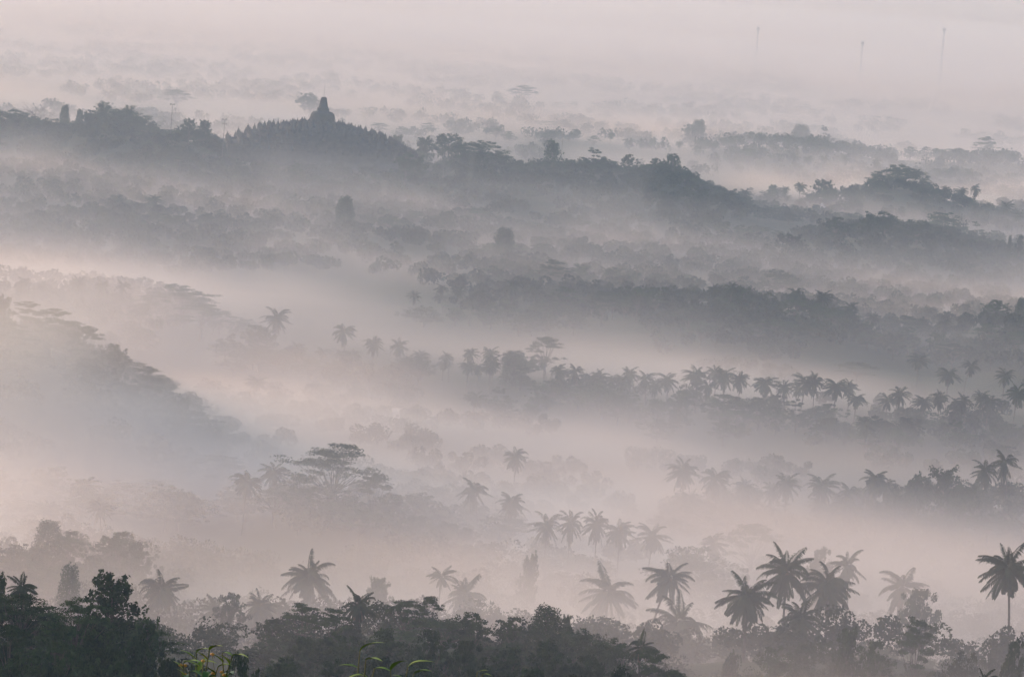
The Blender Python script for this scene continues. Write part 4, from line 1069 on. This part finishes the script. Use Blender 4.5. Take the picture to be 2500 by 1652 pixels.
def volume_mat(name, col, density, aniso):
    m = bpy.data.materials.new(name); m.use_nodes = True; t = m.node_tree; t.nodes.clear()
    o = t.nodes.new('ShaderNodeOutputMaterial'); v = t.nodes.new('ShaderNodeVolumePrincipled')
    v.inputs['Color'].default_value = (*col, 1); v.inputs['Density'].default_value = density; v.inputs['Anisotropy'].default_value = aniso
    t.links.new(v.outputs['Volume'], o.inputs['Volume']); return m, v
mm, mv = volume_mat('mist', (0.99, 0.925, 0.89), 1.0, 0.32)
vt = mm.node_tree
va = vt.nodes.new('ShaderNodeAttribute'); va.attribute_name = 'density'
vr = vt.nodes.new('ShaderNodeValToRGB'); vm = vt.nodes.new('ShaderNodeMath'); vm.operation = 'MULTIPLY'; vm.inputs[1].default_value = 100.0
for p_, c_ in ((0.0, (0.80, 0.86, 1.0)), (0.14, (0.955, 0.91, 0.925)), (0.42, (1.0, 0.91, 0.895))):
    e_ = vr.color_ramp.elements[0] if p_ == 0.0 else (vr.color_ramp.elements[1] if p_ == 0.42 else vr.color_ramp.elements.new(p_))
    e_.position = p_; e_.color = (*c_, 1)
vt.links.new(va.outputs['Fac'], vm.inputs[0]); vt.links.new(vm.outputs[0], vr.inputs['Fac']); vt.links.new(vr.outputs['Color'], mv.inputs['Color'])
mv.inputs['Density Attribute'].default_value = 'density'
ng = bpy.data.node_groups.new('mist', 'GeometryNodeTree')
ng.interface.new_socket('Geometry', in_out='INPUT', socket_type='NodeSocketGeometry'); ng.interface.new_socket('Geometry', in_out='OUTPUT', socket_type='NodeSocketGeometry')
N, Lk = ng.nodes, ng.links
gi, go = N.new('NodeGroupInput'), N.new('NodeGroupOutput')
pos = N.new('GeometryNodeInputPosition'); sx = N.new('ShaderNodeSeparateXYZ'); Lk.new(pos.outputs[0], sx.inputs[0])
def mth(op, a, b=None, c=None):
    n = N.new('ShaderNodeMath'); n.operation = op
    for i, x in enumerate((a, b, c)):
        if x is None: continue
        if isinstance(x, (int, float)): n.inputs[i].default_value = x
        else: Lk.new(x, n.inputs[i])
    return n.outputs[0]
idx = []
for k, (lo, hi, n) in enumerate(((*BX, NX), (*BY, NY), (*BZ, NZV))):
    idx.append(mth('ROUND', mth('MULTIPLY', mth('SUBTRACT', sx.outputs[k], lo), (n - 1) / (hi - lo))))
ii = mth('ADD', mth('MULTIPLY_ADD', mth('MULTIPLY_ADD', idx[2], NY, idx[1]), NX, idx[0]), 0.25)
na = N.new('GeometryNodeInputNamedAttribute'); na.data_type = 'FLOAT'; na.inputs[0].default_value = 'thickness'
si = N.new('GeometryNodeSampleIndex'); si.data_type = 'FLOAT'; si.domain = 'POINT'; si.clamp = True
Lk.new(gi.outputs[0], si.inputs['Geometry']); Lk.new(na.outputs[0], si.inputs['Value']); Lk.new(ii, si.inputs['Index'])
vc = N.new('GeometryNodeVolumeCube')
Lk.new(si.outputs[0], vc.inputs['Density'])
vc.inputs['Min'].default_value = (BX[0], BY[0], BZ[0]); vc.inputs['Max'].default_value = (BX[1], BY[1], BZ[1])
vc.inputs['Resolution X'].default_value = NX; vc.inputs['Resolution Y'].default_value = NY; vc.inputs['Resolution Z'].default_value = NZV
smn = N.new('GeometryNodeSetMaterial'); smn.inputs['Material'].default_value = mm
Lk.new(vc.outputs[0], smn.inputs['Geometry']); Lk.new(smn.outputs[0], go.inputs[0])
md = mist.modifiers.new('mist', 'NODES'); md.node_group = ng; me.materials.append(mm)

# ------------------------------------------------------------------ the thin air itself
g = Geo(); boxg(g, (-2750, -230, float(Z.min()) - 1.5), (2750, 9150, 245)); hz = link('haze', g.mesh('haze', []))
hm, hv = volume_mat('haze', (0.56, 0.75, 1.0), 1.3e-4, 0.2)
hv.inputs['Absorption Color'].default_value = (1, 1, 1, 1)       # thin clear-weather haze scatters, it does not absorb
hz.data.materials.append(hm); tag(hz, 'thin bluish morning haze filling the valley air', kind='stuff')
